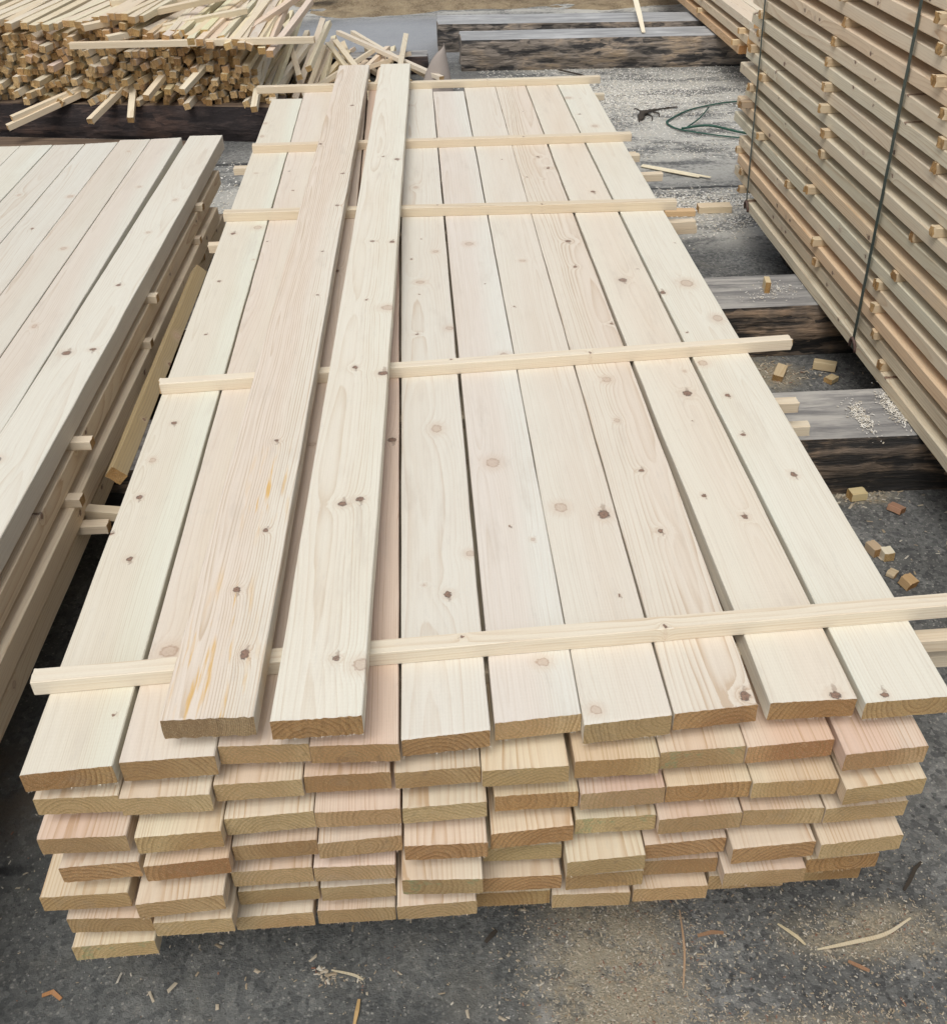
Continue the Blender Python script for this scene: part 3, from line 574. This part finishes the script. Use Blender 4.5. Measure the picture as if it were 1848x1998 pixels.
for k, (xb, yb, w) in enumerate(LX):
    m = wood('left_board_pine_%d' % k, LKN[k] or rk(6), contrast=.5, freq=190) if 1 else None
    L = 4.08; lang = LANG if k == 0 else .011
    x0 = xb - lang * L; y0 = yb - L
    me = board_mesh('pine_board', w, .065, L, [m, END[0]], seed=500 + k, bow=.002, backslant=.012 if k in (1, 3) else 0, wane=('r', .002) if k == 0 else None)
    o = place_board('pine_board', me, x0, y0, ZL, lang, color=ltint[k])
    tag(o, '%s top board from the right of the left stack, %s' % (ORD[k], lnote[k]), 'board', LG)
ee = [(0.004, 4.80), (0.014, 4.58), (.004, 4.75)]
for li, (dx, ybk) in enumerate(ee):
    for c in range(7 if li == 2 else 3):
        L = 4.05; w = .148
        xb = -1.004 + dx - c * .16; x0 = xb - LANG * L; y0 = ybk - L
        me = board_mesh('pine_board', w, .065, L, [SIDE[(li + c) % 4], END[1]], seed=560 + li * 7 + c, bow=.003)
        o = place_board('pine_board', me, x0, y0, ZL - .093 * (li + 1), LANG, color=(1.13, 1.06, .97))
        tag(o, '%s board down on the left stack, %s' % (ORD[li + 1], 'at its shaded right side' if c == 0 else '%s in from the right side' % ORD[c]), 'board', LG)
for k, (g, y, ext) in enumerate([(0, 2.44, .055), (1, 2.30, .035), (2, 2.30, .085), (0, 3.38, .032), (1, 3.22, .022), (0, 4.28, .03), (1, 4.15, .02), (2, 3.1, .01), (2, 4.2, .01)]):
    xe = -.927 - LANG * (5.03 - y) + .008 * (g > 0) + ext; z = ZL - .065 - .014 - .093 * g
    stick_between('spacer_stick', (xe - 1.3, y + .03, z), (xe, y, z), .034, .027, '%s spacer stick end poking right from the left stack, %s gap down' % ({2: 'nearest', 3: 'midway', 4: 'farthest'}[int(y)], ORD[g]), 'spacer sticks of the left stack', 600 + k, (.98, .95, .9))
# board lying in the gap between the stacks
YEL = wood('old_yellow_board', rk(3, 1.3, .05), (0.36, 0.31, 0.23), (0.26, 0.21, 0.15), (0.42, 0.32, 0.18), contrast=.8)
stick_between('gap_board', (-.866, 2.36, ZT - .285), (-.858, 3.74, ZT - .285), .046, .040, 'short yellowish board wedged in the gap between the left and front stacks', None, 640, (1, .95, .8), 'board', roll=.75, mat=YEL)
stick_between('gap_stick', (-.97, 2.36, ZT - .40), (-.70, 2.30, ZT - .40), .034, .03, 'short stick bridging the gap between left and front stacks, under the yellowish board', None, 641, (.85, .8, .72), 'stick')

# ---------------------------------------------------------------- strapped stack on the right
RG = 'boards of the strapped stack'
PITCH = .076; XR = 1.54; ZB = ZT - .478
far = [4.72, 4.985, 4.92, 4.95, 5.085, 5.07, 4.965, 5.075, 5.02, 5.03, 5.0, 5.03, 4.98, 5.04, 5.0, 5.02, 4.99]
tints = [(.93, .92, .86), (.95, .93, .86), (1.0, .84, .69), (.97, .91, .82), (.92, .95, .89), (1.0, .88, .74), (.88, .88, .80), (.91, .88, .81), (.90, .89, .83), (.94, .89, .83), (.90, .90, .85), (.95, .90, .84), (.95, .88, .81), (.96, .90, .84), (.96, .88, .82), (.95, .91, .86), (.96, .9, .85)]
tn = ['grey green', 'pale', 'orange pink', 'tan', 'pale green', 'orange tan', 'grey beige', 'beige', 'pale grey', 'pinkish beige', 'pale grey', 'pinkish', 'warm beige', 'pinkish beige', 'pinkish tan', 'pale beige', 'beige']
rr = random.Random(21)
for k in range(17):
    for c in range(8 if k < 2 else 2):
        xo = XR + rr.uniform(-.004, .006) + c * .158
        L = 4.3; y0 = far[k] - L + (0 if c == 0 else rr.uniform(-.05, .03))
        me = board_mesh('pine_board', .15, .0445, L, [SIDE[rr.randrange(5)] if c == 0 else GEN[rr.randrange(4)], END[2]], seed=700 + k * 2 + c, bow=.0035, cham=.003, rag=.002)
        o = place_board('pine_board', me, xo + .075, y0, ZB + PITCH * k + .0445, rr.uniform(-.001, .001), color=tuple(min(1.15, q * 1.14) for q in tints[k]) if c == 0 else (.95, .9, .84))
        if c == 0: lab = '%s board up from the bottom of the strapped right stack, %s' % (ORD[k], tn[k])
        else: lab = '%s board in behind the %s board up of the strapped stack' % (ORD[c], ORD[k])
        tag(o, lab, 'board', RG)
rs = [(3.901, .496), (3.961, .418), (3.988, .347), (3.933, .28), (3.932, .202), (3.875, .146), (3.869, .059), (3.917, -.096), (4.204, -.186), (4.622, -.102), (4.859, -.058), (4.929, -.284), (4.839, -.352), (4.808, -.411), (4.914, .17), (4.716, .119), (4.854, .031),
      (3.163, .652), (3.126, .591), (3.076, .515), (3.012, .435), (2.985, .374), (2.995, .283), (3.742, -.331), (3.761, -.236), (3.078, -.09), (3.183, -.174), (3.164, -.24), (3.115, -.323), (3.031, -.402), (3.032, .065), (2.881, .144), (4.87, .25), (4.86, .33), (3.95, .57)]
seen = set()
for k, (y, z) in enumerate(rs):
    g = max(0, min(15, round((z + .478 - .060) / PITCH)))
    colm = 'nearest' if y < 3.4 else ('middle' if y < 4.4 else 'far')
    while (g, colm) in seen and g > 0: g -= 1
    if (g, colm) in seen: continue
    seen.add((g, colm))
    ext = rr.uniform(.004, .030) if colm != 'far' else rr.uniform(.004, .03)
    if k == 10: ext = .05
    zz = ZB + .0445 + .0158 + PITCH * g
    stick_between('spacer_stick', (XR - ext, y, zz), (XR + .30, y + rr.uniform(-.02, .02), zz), rr.uniform(.030, .036), .030, '%s stick end resting on the %s board up of the strapped stack' % ({'nearest': 'near', 'middle': 'middle', 'far': 'far'}[colm], ORD[g]),
                  'spacer stick ends of the strapped stack', 780 + k, (.88, .79, .66) if k != 10 else (.6, .5, .4), ragged=.0045, roll=rr.uniform(-.05, .05))
def strap(label, ylo, yhi, zhi, seed, w=.008):
    pts = [(XR + .28, ylo, ZB - .003), (XR + .03, ylo, ZB - .003), (XR + .001, ylo, ZB - .001), (XR - .0075, ylo, ZB + .008)]
    n = 24
    for i in range(1, n + 1): pts.append((XR - .0085 - .0012 * abs(math.sin(i * 1.3)), ylo + (yhi - ylo) * i / n, ZB + .008 + (zhi - ZB) * i / n))
    vs = []; fs = []
    for i, p in enumerate(pts):
        tw = .0007
        if i < 3: off = (0, 0, -tw)
        else: off = (-tw * 1.5, 0, 0)
        for s in (-w, w):
            vs.append((p[0], p[1] + s, p[2])); vs.append((p[0] + off[0], p[1] + s, p[2] + off[2]))
    for i in range(len(pts) - 1):
        a = i * 4; b = a + 4
        fs += [(a, a + 2, b + 2, b), (a + 1, b + 1, b + 3, a + 3), (a, b, b + 1, a + 1), (a + 2, a + 3, b + 3, b + 2)]
    o = link('strap', mesh('strap', vs, fs, [STRAP])); tag(o, label, 'strap', 'green straps round the right stack')
    gp = []
    for k in range(13):
        a = math.pi * k / 12
        gp.append((XR - .006 - .006 * math.sin(a), ylo + .004 + .026 * math.cos(a), ZB + .004 + .042 * math.sin(a)))
    g = link('edge_guard', tube_mesh('edge_guard', gp, .006, GUARD, 6), parent=o)
    return o
strap('dark green strap round the near part of the right stack', 3.257, 3.325, ZT + .86, 1, .0105)
strap('dark green strap round the far end of the right stack', 4.675, 4.90, ZT + .86, 2, .0095)

# stack behind, at the upper right
bt = random.Random(9)
for k, (y0, z, c) in enumerate([(7.70, -.462, (.95, .80, .62)), (7.55, -.368, (.98, .92, .84)), (7.46, -.274, (1.04, 1.04, 1.02))]):
    for c2 in range(3):
        me = board_mesh('pine_board', .145, .055, 3.9, [GEN[(k + c2) % 4], END[1]], seed=850 + k * 3 + c2, bow=.003)
        o = place_board('pine_board', me, 2.30 + .0725 + c2 * .152 + bt.uniform(0, .006) + k * .004, y0 + bt.uniform(-.03, .03) * (c2 > 0), ZT + z + .055, 0, color=c)
        tag(o, '%s board from the left, %s row up, in the low stack at the back right' % (ORD[c2], ORD[k]), 'board', 'boards of the low stack at the back right')
for k, (y, z) in enumerate([(7.75, -.392), (7.66, -.298), (8.9, -.392), (8.9, -.298)]):
    stick_between('spacer_stick', (2.26 + .01 * k, y, ZT + z - .001), (2.78, y, ZT + z - .001), .034, .036, 'spacer stick between %s rows of the low stack at the back right, %s end' % ('lower' if z < -.35 else 'upper', 'near' if y < 8 else 'far'), 'spacer sticks of the low back stack', 870 + k, (1, .85, .65))

# ---------------------------------------------------------------- pile of sticks at the back left
pr = random.Random(12)
SM = []
for k in range(7):
    me = board_mesh('stick', pr.uniform(.038, .045), pr.uniform(.034, .041), 1.5, [STICKM, STICKE], seed=900 + k, cham=.001, rag=.003, fuzz=3, bow=.006)
    SM.append(me)
def front(x): return 7.1 - .18 * (x + 2.7)
def top_z(x):
    if x < -1.60: return -.055 + .045 * math.exp(-((x + 1.78) / .14) ** 2) - .03 * max(0, -2.2 - x) + .012 * math.sin(x * 9)
    if x < -1.48: return -.055 - .08 * (x + 1.60) / .12
    return -.135 - .06 * max(0, (x + 1.25)) / .3 - .010 * math.sin(x * 14)
cells = []
cw, chh = .0445, .0405
rowi = 0; z = -.462
while z < .02:
    x = -3.05 + (rowi % 2) * cw * .5
    edge = -.88 - .22 * ((z + .48) / .3)
    while x < edge:
        if z < top_z(x): cells.append((x, z, top_z(x) - z))
        x += cw * pr.uniform(.95, 1.12)
    z += chh; rowi += 1
def vis(c):
    x, z, dtop = c
    return (x > -2.72) * 10 + (dtop < .05) * 6 + (dtop < .09) * 2 + (z + .5) * 3 + (x > -2.5) * 1 + pr.random() * 2.5
cells.sort(key=vis, reverse=True)
PG = 'pine sticks heaped in the pile at the back left'
def pose(c):
    x, z, dtop = c
    left = x < -1.56
    yaw = (.15 if left else .04) + pr.gauss(0, .05 if dtop > .06 else .08)
    y = front(x) + .09 + pr.gauss(0, .05) - .08 * (pr.random() < .15)
    return (x + pr.uniform(-.007, .007), y, ZT + z + .012 + pr.uniform(-.006, .006)), (pr.uniform(-.02, .012) + (.0), pr.choice([0, 0, .1, -.15, .3, .6, -.35]) + pr.uniform(-.12, .12), -yaw)
NIND = 235
bmv = []; bmf = []; bmi = []
for i, c in enumerate(cells):
    loc, rot = pose(c)
    tone = pr.uniform(.86, 1.06); ct = (tone, tone * pr.uniform(.90, 1.0), tone * pr.uniform(.74, .98))
    if i < NIND:
        o = link('stick', SM[i % 7], loc); o.rotation_euler = rot; o.color = (*ct, 1)
        if c[2] < .045:
            tag(o, 'pine stick lying on top of the stick pile, its sawn end facing forward', 'stick', PG)
        else: tag(o, 'pine stick in the heaped pile, only its sawn end showing', 'stick', PG)
    else:
        me = SM[i % 7]; mt = Matrix.Translation(loc) @ Euler(rot).to_matrix().to_4x4(); b = len(bmv)
        bmv += [tuple(mt @ v.co) for v in me.vertices]
        for p in me.polygons: bmf.append(tuple(b + q for q in p.vertices)); bmi.append(p.material_index)
if bmf: tag(link('pile_sticks', mesh('pile_sticks', bmv, bmf, [STICKM, STICKE], bmi)), 'mass of stick ends low and far left in the pile', 'sticks', None, 'stuff')
print('pile cells', len(cells))
SC = [((0.184, 7.688, -0.56), (-0.598, 8.862, -0.47)), ((0.099, 7.896, -0.6), (-0.498, 9.099, -0.52)), ((-0.144, 6.975, -0.5), (-0.063, 8.826, -0.5)), ((-0.264, 7.559, -0.56), (-0.23, 8.707, -0.58)), ((-0.23, 7.567, -0.58), (-0.167, 8.864, -0.6)), ((-0.8, 7.07, -0.52), (-0.73, 9.1, -0.42)), ((-0.699, 7.214, -0.36), (-0.648, 8.647, -0.36)), ((-0.654, 7.207, -0.55), (-0.632, 8.829, -0.5)), ((-0.903, 7.13, -0.5), (-0.81, 8.54, -0.4)), ((-0.326, 7.444, -0.52), (-0.591, 8.388, -0.44)), ((-0.449, 7.88, -0.58), (-0.66, 8.502, -0.48)), ((-0.549, 7.56, -0.62), (-0.311, 9.0, -0.62)), ((-0.623, 7.58, -0.64), (-0.445, 8.78, -0.62)), ((-0.752, 7.439, -0.6), (-0.654, 8.798, -0.58)), ((-0.395, 7.821, -0.62), (-0.585, 9.2, -0.62)), ((-0.726, 8.083, -0.62), (-0.498, 9.059, -0.64)), ((-0.236, 8.19, -0.66), (-0.599, 8.981, -0.64)), ((-0.908, 6.938, -0.42), (-0.876, 8.991, -0.33)), ((-0.999, 7.159, -0.44), (-0.972, 9.1, -0.36)), ((-0.045, 8.015, -0.66), (-0.395, 9.092, -0.65)), ((-0.769, 7.247, -0.42), (-1.055, 9.2, -0.42))]
for i in range(34):
    xx = pr.uniform(-1.0, -.28); L = pr.uniform(.9, 1.5); a = pr.gauss(.05, .35); y = pr.uniform(7.0, 7.7); zz = -.66 + pr.uniform(0, .22) * max(0, (-.25 - xx)) * 1.3
    SC.append(((xx, y, zz), (xx + math.sin(a) * L * .6, y + math.cos(a) * L, min(-.35, zz + pr.uniform(-.02, .06)))))
for i, (a, b) in enumerate(SC):
    a = Vector(a) + Vector((0, 0, ZT)); b = Vector(b) + Vector((0, 0, ZT)); tone = pr.uniform(.95, 1.1)
    lab = {0: 'long pale stick slanting down right, foremost on the scattered heap', 1: 'second slanting stick behind the long pale one on the scattered heap', 2: 'upright looking stick crossing the right end of the scattered heap'}.get(i, 'loose pine stick lying crosswise in the scattered heap beside the stick pile')
    stick_between('stick', a, b, pr.uniform(.034, .042), pr.uniform(.028, .036), lab, 'loose sticks scattered beside the pile', 1000 + i, (tone, tone * pr.uniform(.94, 1), tone * pr.uniform(.84, .97)), roll=pr.uniform(-.4, .4))
# sticks on top and sticking out
EX = [((-2.09, 6.84, -.10), (-.607, 6.80, -.10), 'long pale stick lying crosswise over the top of the stick pile'),
      ((-2.583, 6.798, -.559), (-1.92, 7.235, -.366), 'lowest stick jutting out at the lower left of the pile'),
      ((-2.553, 6.83, -.515), (-1.88, 7.30, -.34), 'upper of two sticks jutting out side by side at the lower left of the pile'),
      ((-2.048, 6.744, -.523), (-1.72, 7.37, -.29), 'splintered stick jutting far out of the pile, left of two single ones'),
      ((-1.791, 6.723, -.517), (-1.84, 7.30, -.32), 'stick jutting straight down out of the pile, just right of the splintered one'),
      ((-.999, 6.60, -.445), (-1.01, 7.30, -.34), 'stick jutting out at the right end of the pile, by the front stack'),
      ((-1.661, 6.689, -.38), (-1.53, 7.32, -.27), 'stick sticking out from the middle of the pile face'),
      ((-1.427, 6.643, -.34), (-1.24, 7.25, -.21), 'pale stick sticking out right of the middle of the pile face'),
      ((-2.02, 6.93, -.02), (-1.22, 7.55, .03), 'stick slanting right across the top of the left mound of the pile'),
      ((-1.88, 6.90, -.08), (-1.10, 7.50, -.05), 'stick under the slanting one on the left mound of the pile'),
      ((-1.95, 7.42, .03), (-1.15, 7.75, .0), 'nearly level stick lying across the back of the left mound')]
for k, (a, b, lb) in enumerate(EX):
    stick_between('stick', Vector(a) + Vector((0, 0, ZT)), Vector(b) + Vector((0, 0, ZT)), .04, .036, lb, PG if k else None, 1100 + k, (1.03, 1.0, .93), ragged=.007 if k == 3 else .002, roll=pr.uniform(-.1, .1) if k else 0)
for i in range(26):     # uppermost layer: looser and paler
    xx = -1.60 + .72 * i / 25 + pr.uniform(-.015, .015); zz = top_z(max(-1.47, xx)) + .035 + pr.uniform(0, .03); a = pr.gauss(.06, .06)
    y0 = front(xx) + pr.uniform(-.10, .14)
    stick_between('stick', (xx, y0, ZT + zz), (xx + math.sin(a) * 1.5, y0 + 1.5, ZT + zz + pr.uniform(-.01, .03)), .044, .038, 'pale stick in the loose uppermost layer on the right mound of the pile', PG, 1150 + i, (pr.uniform(1.0, 1.12), pr.uniform(.98, 1.08), pr.uniform(.85, 1.08)), roll=pr.uniform(-.5, .5) * (pr.random() < .4))
for i in range(30):
    xx = -3.0 + 1.32 * i / 29 + pr.uniform(-.02, .02); zz = top_z(min(-1.62, xx)) + .03 + pr.uniform(0, .015); a = pr.gauss(.19, .04)
    y0 = front(xx) + .05 + pr.uniform(-.06, .06)
    stick_between('stick', (xx, y0, ZT + zz), (xx + math.sin(a) * 1.5, y0 + 1.48, ZT + zz + pr.uniform(-.005, .015)), .046, .038, 'pale stick in the even top layer on the left mound of the pile', PG, 1190 + i, (1.02, pr.uniform(.97, 1.02), pr.uniform(.88, .98)), roll=pr.uniform(-.1, .1))

# ---------------------------------------------------------------- small things
def block(loc, size, rz, label, c=(1, 1, 1), tilt=(0, 0), seed=0, group='offcut blocks on the ground', name='offcut_block'):
    me = board_mesh(name, size[0], size[2], size[1], [STICKM, STICKE], seed=seed, cham=.0015, fuzz=3, bow=0)
    for v in me.vertices: v.co.z += size[2]; v.co.y -= size[1] / 2
    o = link(name, me, loc); o.rotation_euler = (tilt[0], tilt[1], rz); o.color = (*c, 1); tag(o, label, 'offcut', group); return o
block((1.365, 3.475, .002), (.04, .075, .035), -.5, 'brownish offcut block in the shade between the beams, left one', (.75, .65, .5), (0.2, .1), 1)
block((1.560, 3.52, .002), (.042, .085, .032), 1.15, 'long offcut block in the shade between the beams, right one', (.8, .72, .55), (0, .1), 2)
block((1.553, 3.42, .002), (.035, .045, .02), 2.2, 'small flat offcut below the right shaded block', (.8, .7, .5), (0, 0), 3)
block((1.375, 2.655, .002), (.038, .052, .03), 1.7, 'yellowish offcut against the foot of the nearest beam', (.85, .78, .55), (0, 0), 4)
block((1.475, 2.575, .002), (.035, .045, .02), .7, 'reddish offcut on the concrete near the strapped stack', (.55, .35, .28), (0, .2), 5)
block((1.325, 2.372, .002), (.032, .045, .03), .3, 'brown offcut half hidden by the edge of the front stack', (.7, .6, .5), (0, 0), 6)
block((1.355, 2.345, .002), (.034, .034, .030), .1, 'small white cube offcut beside the front stack', (1.0, 1.0, .95), (0, 0), 7)
block((1.342, 2.265, .002), (.035, .025, .012), .8, 'thin pale offcut between the white cube and the orange chunk', (.7, .62, .5), (0, 0), 8)
block((1.365, 2.215, .002), (.038, .036, .03), .5, 'orange chunk of wood on the dark concrete', (.66, .48, .30), (.2, .1), 9)
block((1.555, 5.28, .002), (.07, .175, .035), 1.54, 'pale offcut block on the sawdust past the middle spacer stick', (1.05, .98, .85), (0, 0), 10)
block((1.36, 5.24, .002), (.05, .16, .03), 1.5, 'orange offcut tucked against the pale block on the sawdust', (1.0, .78, .55), (0, 0), 11)
block((1.375, 3.80, .220), (.022, .06, .046), -.15, 'small offcut standing on the second beam', (.95, .85, .65), (0, 0), 12, None)
block((1.10, 5.85, .002), (.03, .03, .012), .5, 'tiny dark scrap on the sawdust behind the middle spacer stick', (.3, .25, .2), (0, 0), 13)
block((-.93, 11.2, .16), (.16, .30, .11), 1.2, 'reddish wooden block at the back edge of the yard above the stick pile', (.6, .42, .33), (0, 0), 14, None, 'wood_block')

def sliver(label, pts, w, t, c=(1, 1, 1), seed=0, name='wood_sliver', mat=None, group='thin wood slivers'):
    pts = [Vector(p) for p in pts]; vs = []; fs = []; n = len(pts)
    for i, p in enumerate(pts):
        d = (pts[min(i + 1, n - 1)] - pts[max(i - 1, 0)]).normalized(); s = Vector((-d.y, d.x, 0)).normalized()
        f = w * (0.35 + .65 * math.sin(math.pi * (i + .6) / (n + .2)))
        vs += [tuple(p - s * f), tuple(p + s * f), tuple(p + s * f + Vector((0, 0, t))), tuple(p - s * f + Vector((0, 0, t)))]
    for i in range(n - 1):
        a = i * 4; b = a + 4
        for k in range(4): fs.append((a + k, a + (k + 1) % 4, b + (k + 1) % 4, b + k))
    fs += [(3, 2, 1, 0), ((n - 1) * 4, (n - 1) * 4 + 1, (n - 1) * 4 + 2, (n - 1) * 4 + 3)]
    me = mesh(name, vs, fs, [mat or STICKM]); me.update()
    o = link(name, me); o.color = (*c, 1); tag(o, label, 'sliver' if not mat else 'bark', group); return o
sliver('long pale curved shaving with a brown end, front right', spline([(.735, 1.112, .006), (.80, 1.118, .012), (.88, 1.130, .016), (.945, 1.160, .02)], 5), .0042, .0012, (.80, .76, .66))
sliver('short pale shaving left of the long curved one', spline([(.672, 1.175, .004), (.70, 1.145, .006), (.715, 1.125, .004)], 4), .0035, .0015, (.8, .75, .6))
sliver('thin brown twig like splinter on the sawdust under the front of the stack', spline([(.475, 1.22, .004), (.465, 1.13, .006), (.445, 1.05, .004)], 4), .0022, .002, (.6, .45, .35))
sliver('pale sliver near the joint under the front stack', spline([(-.255, 1.135, .003), (-.21, 1.12, .006), (-.19, 1.11, .003)], 4), .0025, .002, (.75, .72, .62))
sliver('reddish bark flake below the front stack, right of the pale sliver', [(.060, 1.175, .002), (.075, 1.19, .004), (.085, 1.20, .002)], .005, .003, mat=BARK)
sliver('dark bark strip on the concrete at the right of the front stack', [(.965, 1.235, .002), (.985, 1.255, .004), (1.01, 1.285, .003), (1.03, 1.30, .002)], .0045, .003, mat=BARK)
sliver('orange splinter at the very front of the yard, standing by the bottom edge', [(-.205, 1.02, .002), (-.20, 1.045, .006), (-.197, 1.07, .003)], .004, .003, (.65, .48, .26))
sliver('orange leaf like chip near the bottom left corner', [(-.83, 1.12, .002), (-.81, 1.125, .005), (-.79, 1.11, .002)], .005, .002, (.6, .33, .17))
sliver('reddish chip right of the sawdust patch by the front stack', [(.50, 1.16, .002), (.53, 1.165, .004), (.555, 1.163, .002)], .004, .003, (.42, .27, .19))
sliver('rust coloured chip beneath the curved shaving', [(.79, 1.085, .002), (.81, 1.07, .004), (.825, 1.062, .002)], .004, .003, (.42, .26, .18))
for k, (a, b) in enumerate([((1.32, 6.06, .006), (1.66, 5.78, .012)), ((1.31, 6.04, .006), (1.60, 5.80, .01))]):
    sliver('%s of two pale slivers crossed on the sawdust behind the front stack' % ('upper', 'lower')[k], [a, tuple((Vector(a) + Vector(b)) / 2), b], .013, .004, (1.15, 1.12, 1.0))
sliver('thin white lath leaning over the two logs', [(1.775, 8.50, .235), (1.83, 9.0, .28), (1.90, 9.6, .31), (1.95, 10.0, .33)], .022, .008, (1.25, 1.25, 1.2), name='white_lath', group=None)

# green cord loop, bark scrap, cable, cone
z0 = .012
cp = spline([(2.35, 7.36, z0), (2.10, 7.30, z0), (1.86, 7.17, z0), (1.70, 6.99, z0), (1.64, 6.88, z0), (1.68, 6.74, z0), (1.80, 6.64, z0), (2.0, 6.52, z0), (2.25, 6.45, z0)], 8)
o = link('rope_loop', tube_mesh('rope_loop', cp, .008, GREEN, 6, .5)); tag(o, 'dark green cord looped on the sawdust beside the strapped stack', 'rope')
g2 = link('strand', tube_mesh('strand', spline([(1.74, 6.74, .02), (1.86, 6.90, .03), (1.99, 7.18, .02)], 6), .005, GREEN, 5), parent=o)
g3 = link('strand', tube_mesh('strand', spline([(1.70, 6.72, .02), (1.88, 6.73, .03), (2.05, 6.60, .02), (2.2, 6.50, .02)], 6), .008, GREEN, 5), parent=o)
o = link('green_cable', tube_mesh('green_cable', spline([(.72, 11.4, .2), (.98, 11.1, .16), (1.25, 10.95, .13), (1.42, 11.0, .13)], 6), .014, GREEN, 6)); tag(o, 'green cable curving over the sawdust bank at the back', 'cable')
bs_ = tube_mesh('bark_scrap', spline([(1.48, 6.98, .006), (1.51, 7.07, .022), (1.56, 7.13, .02), (1.62, 7.19, .012), (1.70, 7.235, .008), (1.79, 7.26, .006)], 4), [.010, .022, .026, .024, .020, .022, .026, .020, .015, .017, .013, .011, .009, .010, .008, .007, .006, .006, .005, .004, .003], BARK, 7, .5)
rb_ = random.Random(4)
for v in bs_.vertices: v.co += Vector((rb_.uniform(-.007, .007), rb_.uniform(-.009, .009), rb_.uniform(-.002, .005)))
bo = tag(link('bark_scrap', bs_), 'dark bark scrap with a thin tail on the sawdust behind the front stack', 'bark')
for q_ in (((1.50, 7.05, .01), (1.475, 6.99, .012), (1.47, 6.95, .004)), ((1.55, 7.10, .012), (1.57, 7.03, .014), (1.56, 6.97, .004)), ((1.52, 7.10, .02), (1.49, 7.16, .03), (1.48, 7.20, .02)), ((1.60, 7.15, .012), (1.63, 7.10, .012), (1.625, 7.06, .004))):
    link('twig', tube_mesh('twig', spline(q_, 4), .0045, BARK, 5), parent=bo)
sliver('dark twig lying where the nearer log meets the ground', [(1.35, 8.05, .004), (1.25, 8.2, .01), (1.1, 8.33, .02)], .010, .008, mat=BARK, group=None, name='bark_twig')
def cone():
    vs = []; n = 18; m_ = 12
    for j in range(m_ + 1):
        t = j / m_
        for i in range(n + 1):
            u = i / n; a = math.pi * (1.05 + .95 * u)
            rad = .125 * (1 - t) ** .62
            hh = .345 * t * (1 - .12 * (1 - u))
            for k in (0, 1):
                q = rad + k * .003
                vs.append((.272 - .065 * t - rad + math.cos(a) * q, 7.82 + math.sin(a) * q * .8, .004 + hh))
    fs = []
    for j in range(m_):
        for i in range(n):
            a = (j * (n + 1) + i) * 2; b = a + (n + 1) * 2
            fs.append((a, b, b + 2, a + 2)); fs.append((a + 1, a + 3, b + 3, b + 1))
    for j in range(m_):
        a = j * (n + 1) * 2; b = a + (n + 1) * 2; fs.append((a, a + 1, b + 1, b)); a += 2 * n; b += 2 * n; fs.append((a, b, b + 1, a + 1))
    for i in range(n): a = i * 2; fs.append((a, a + 2, a + 3, a + 1))
    tag(link('card_cone', mesh('card_cone', vs, fs, [CARD], smooth=True)), 'curled grey cardboard sheet standing as a cone behind the front stack', 'cardboard')
cone()
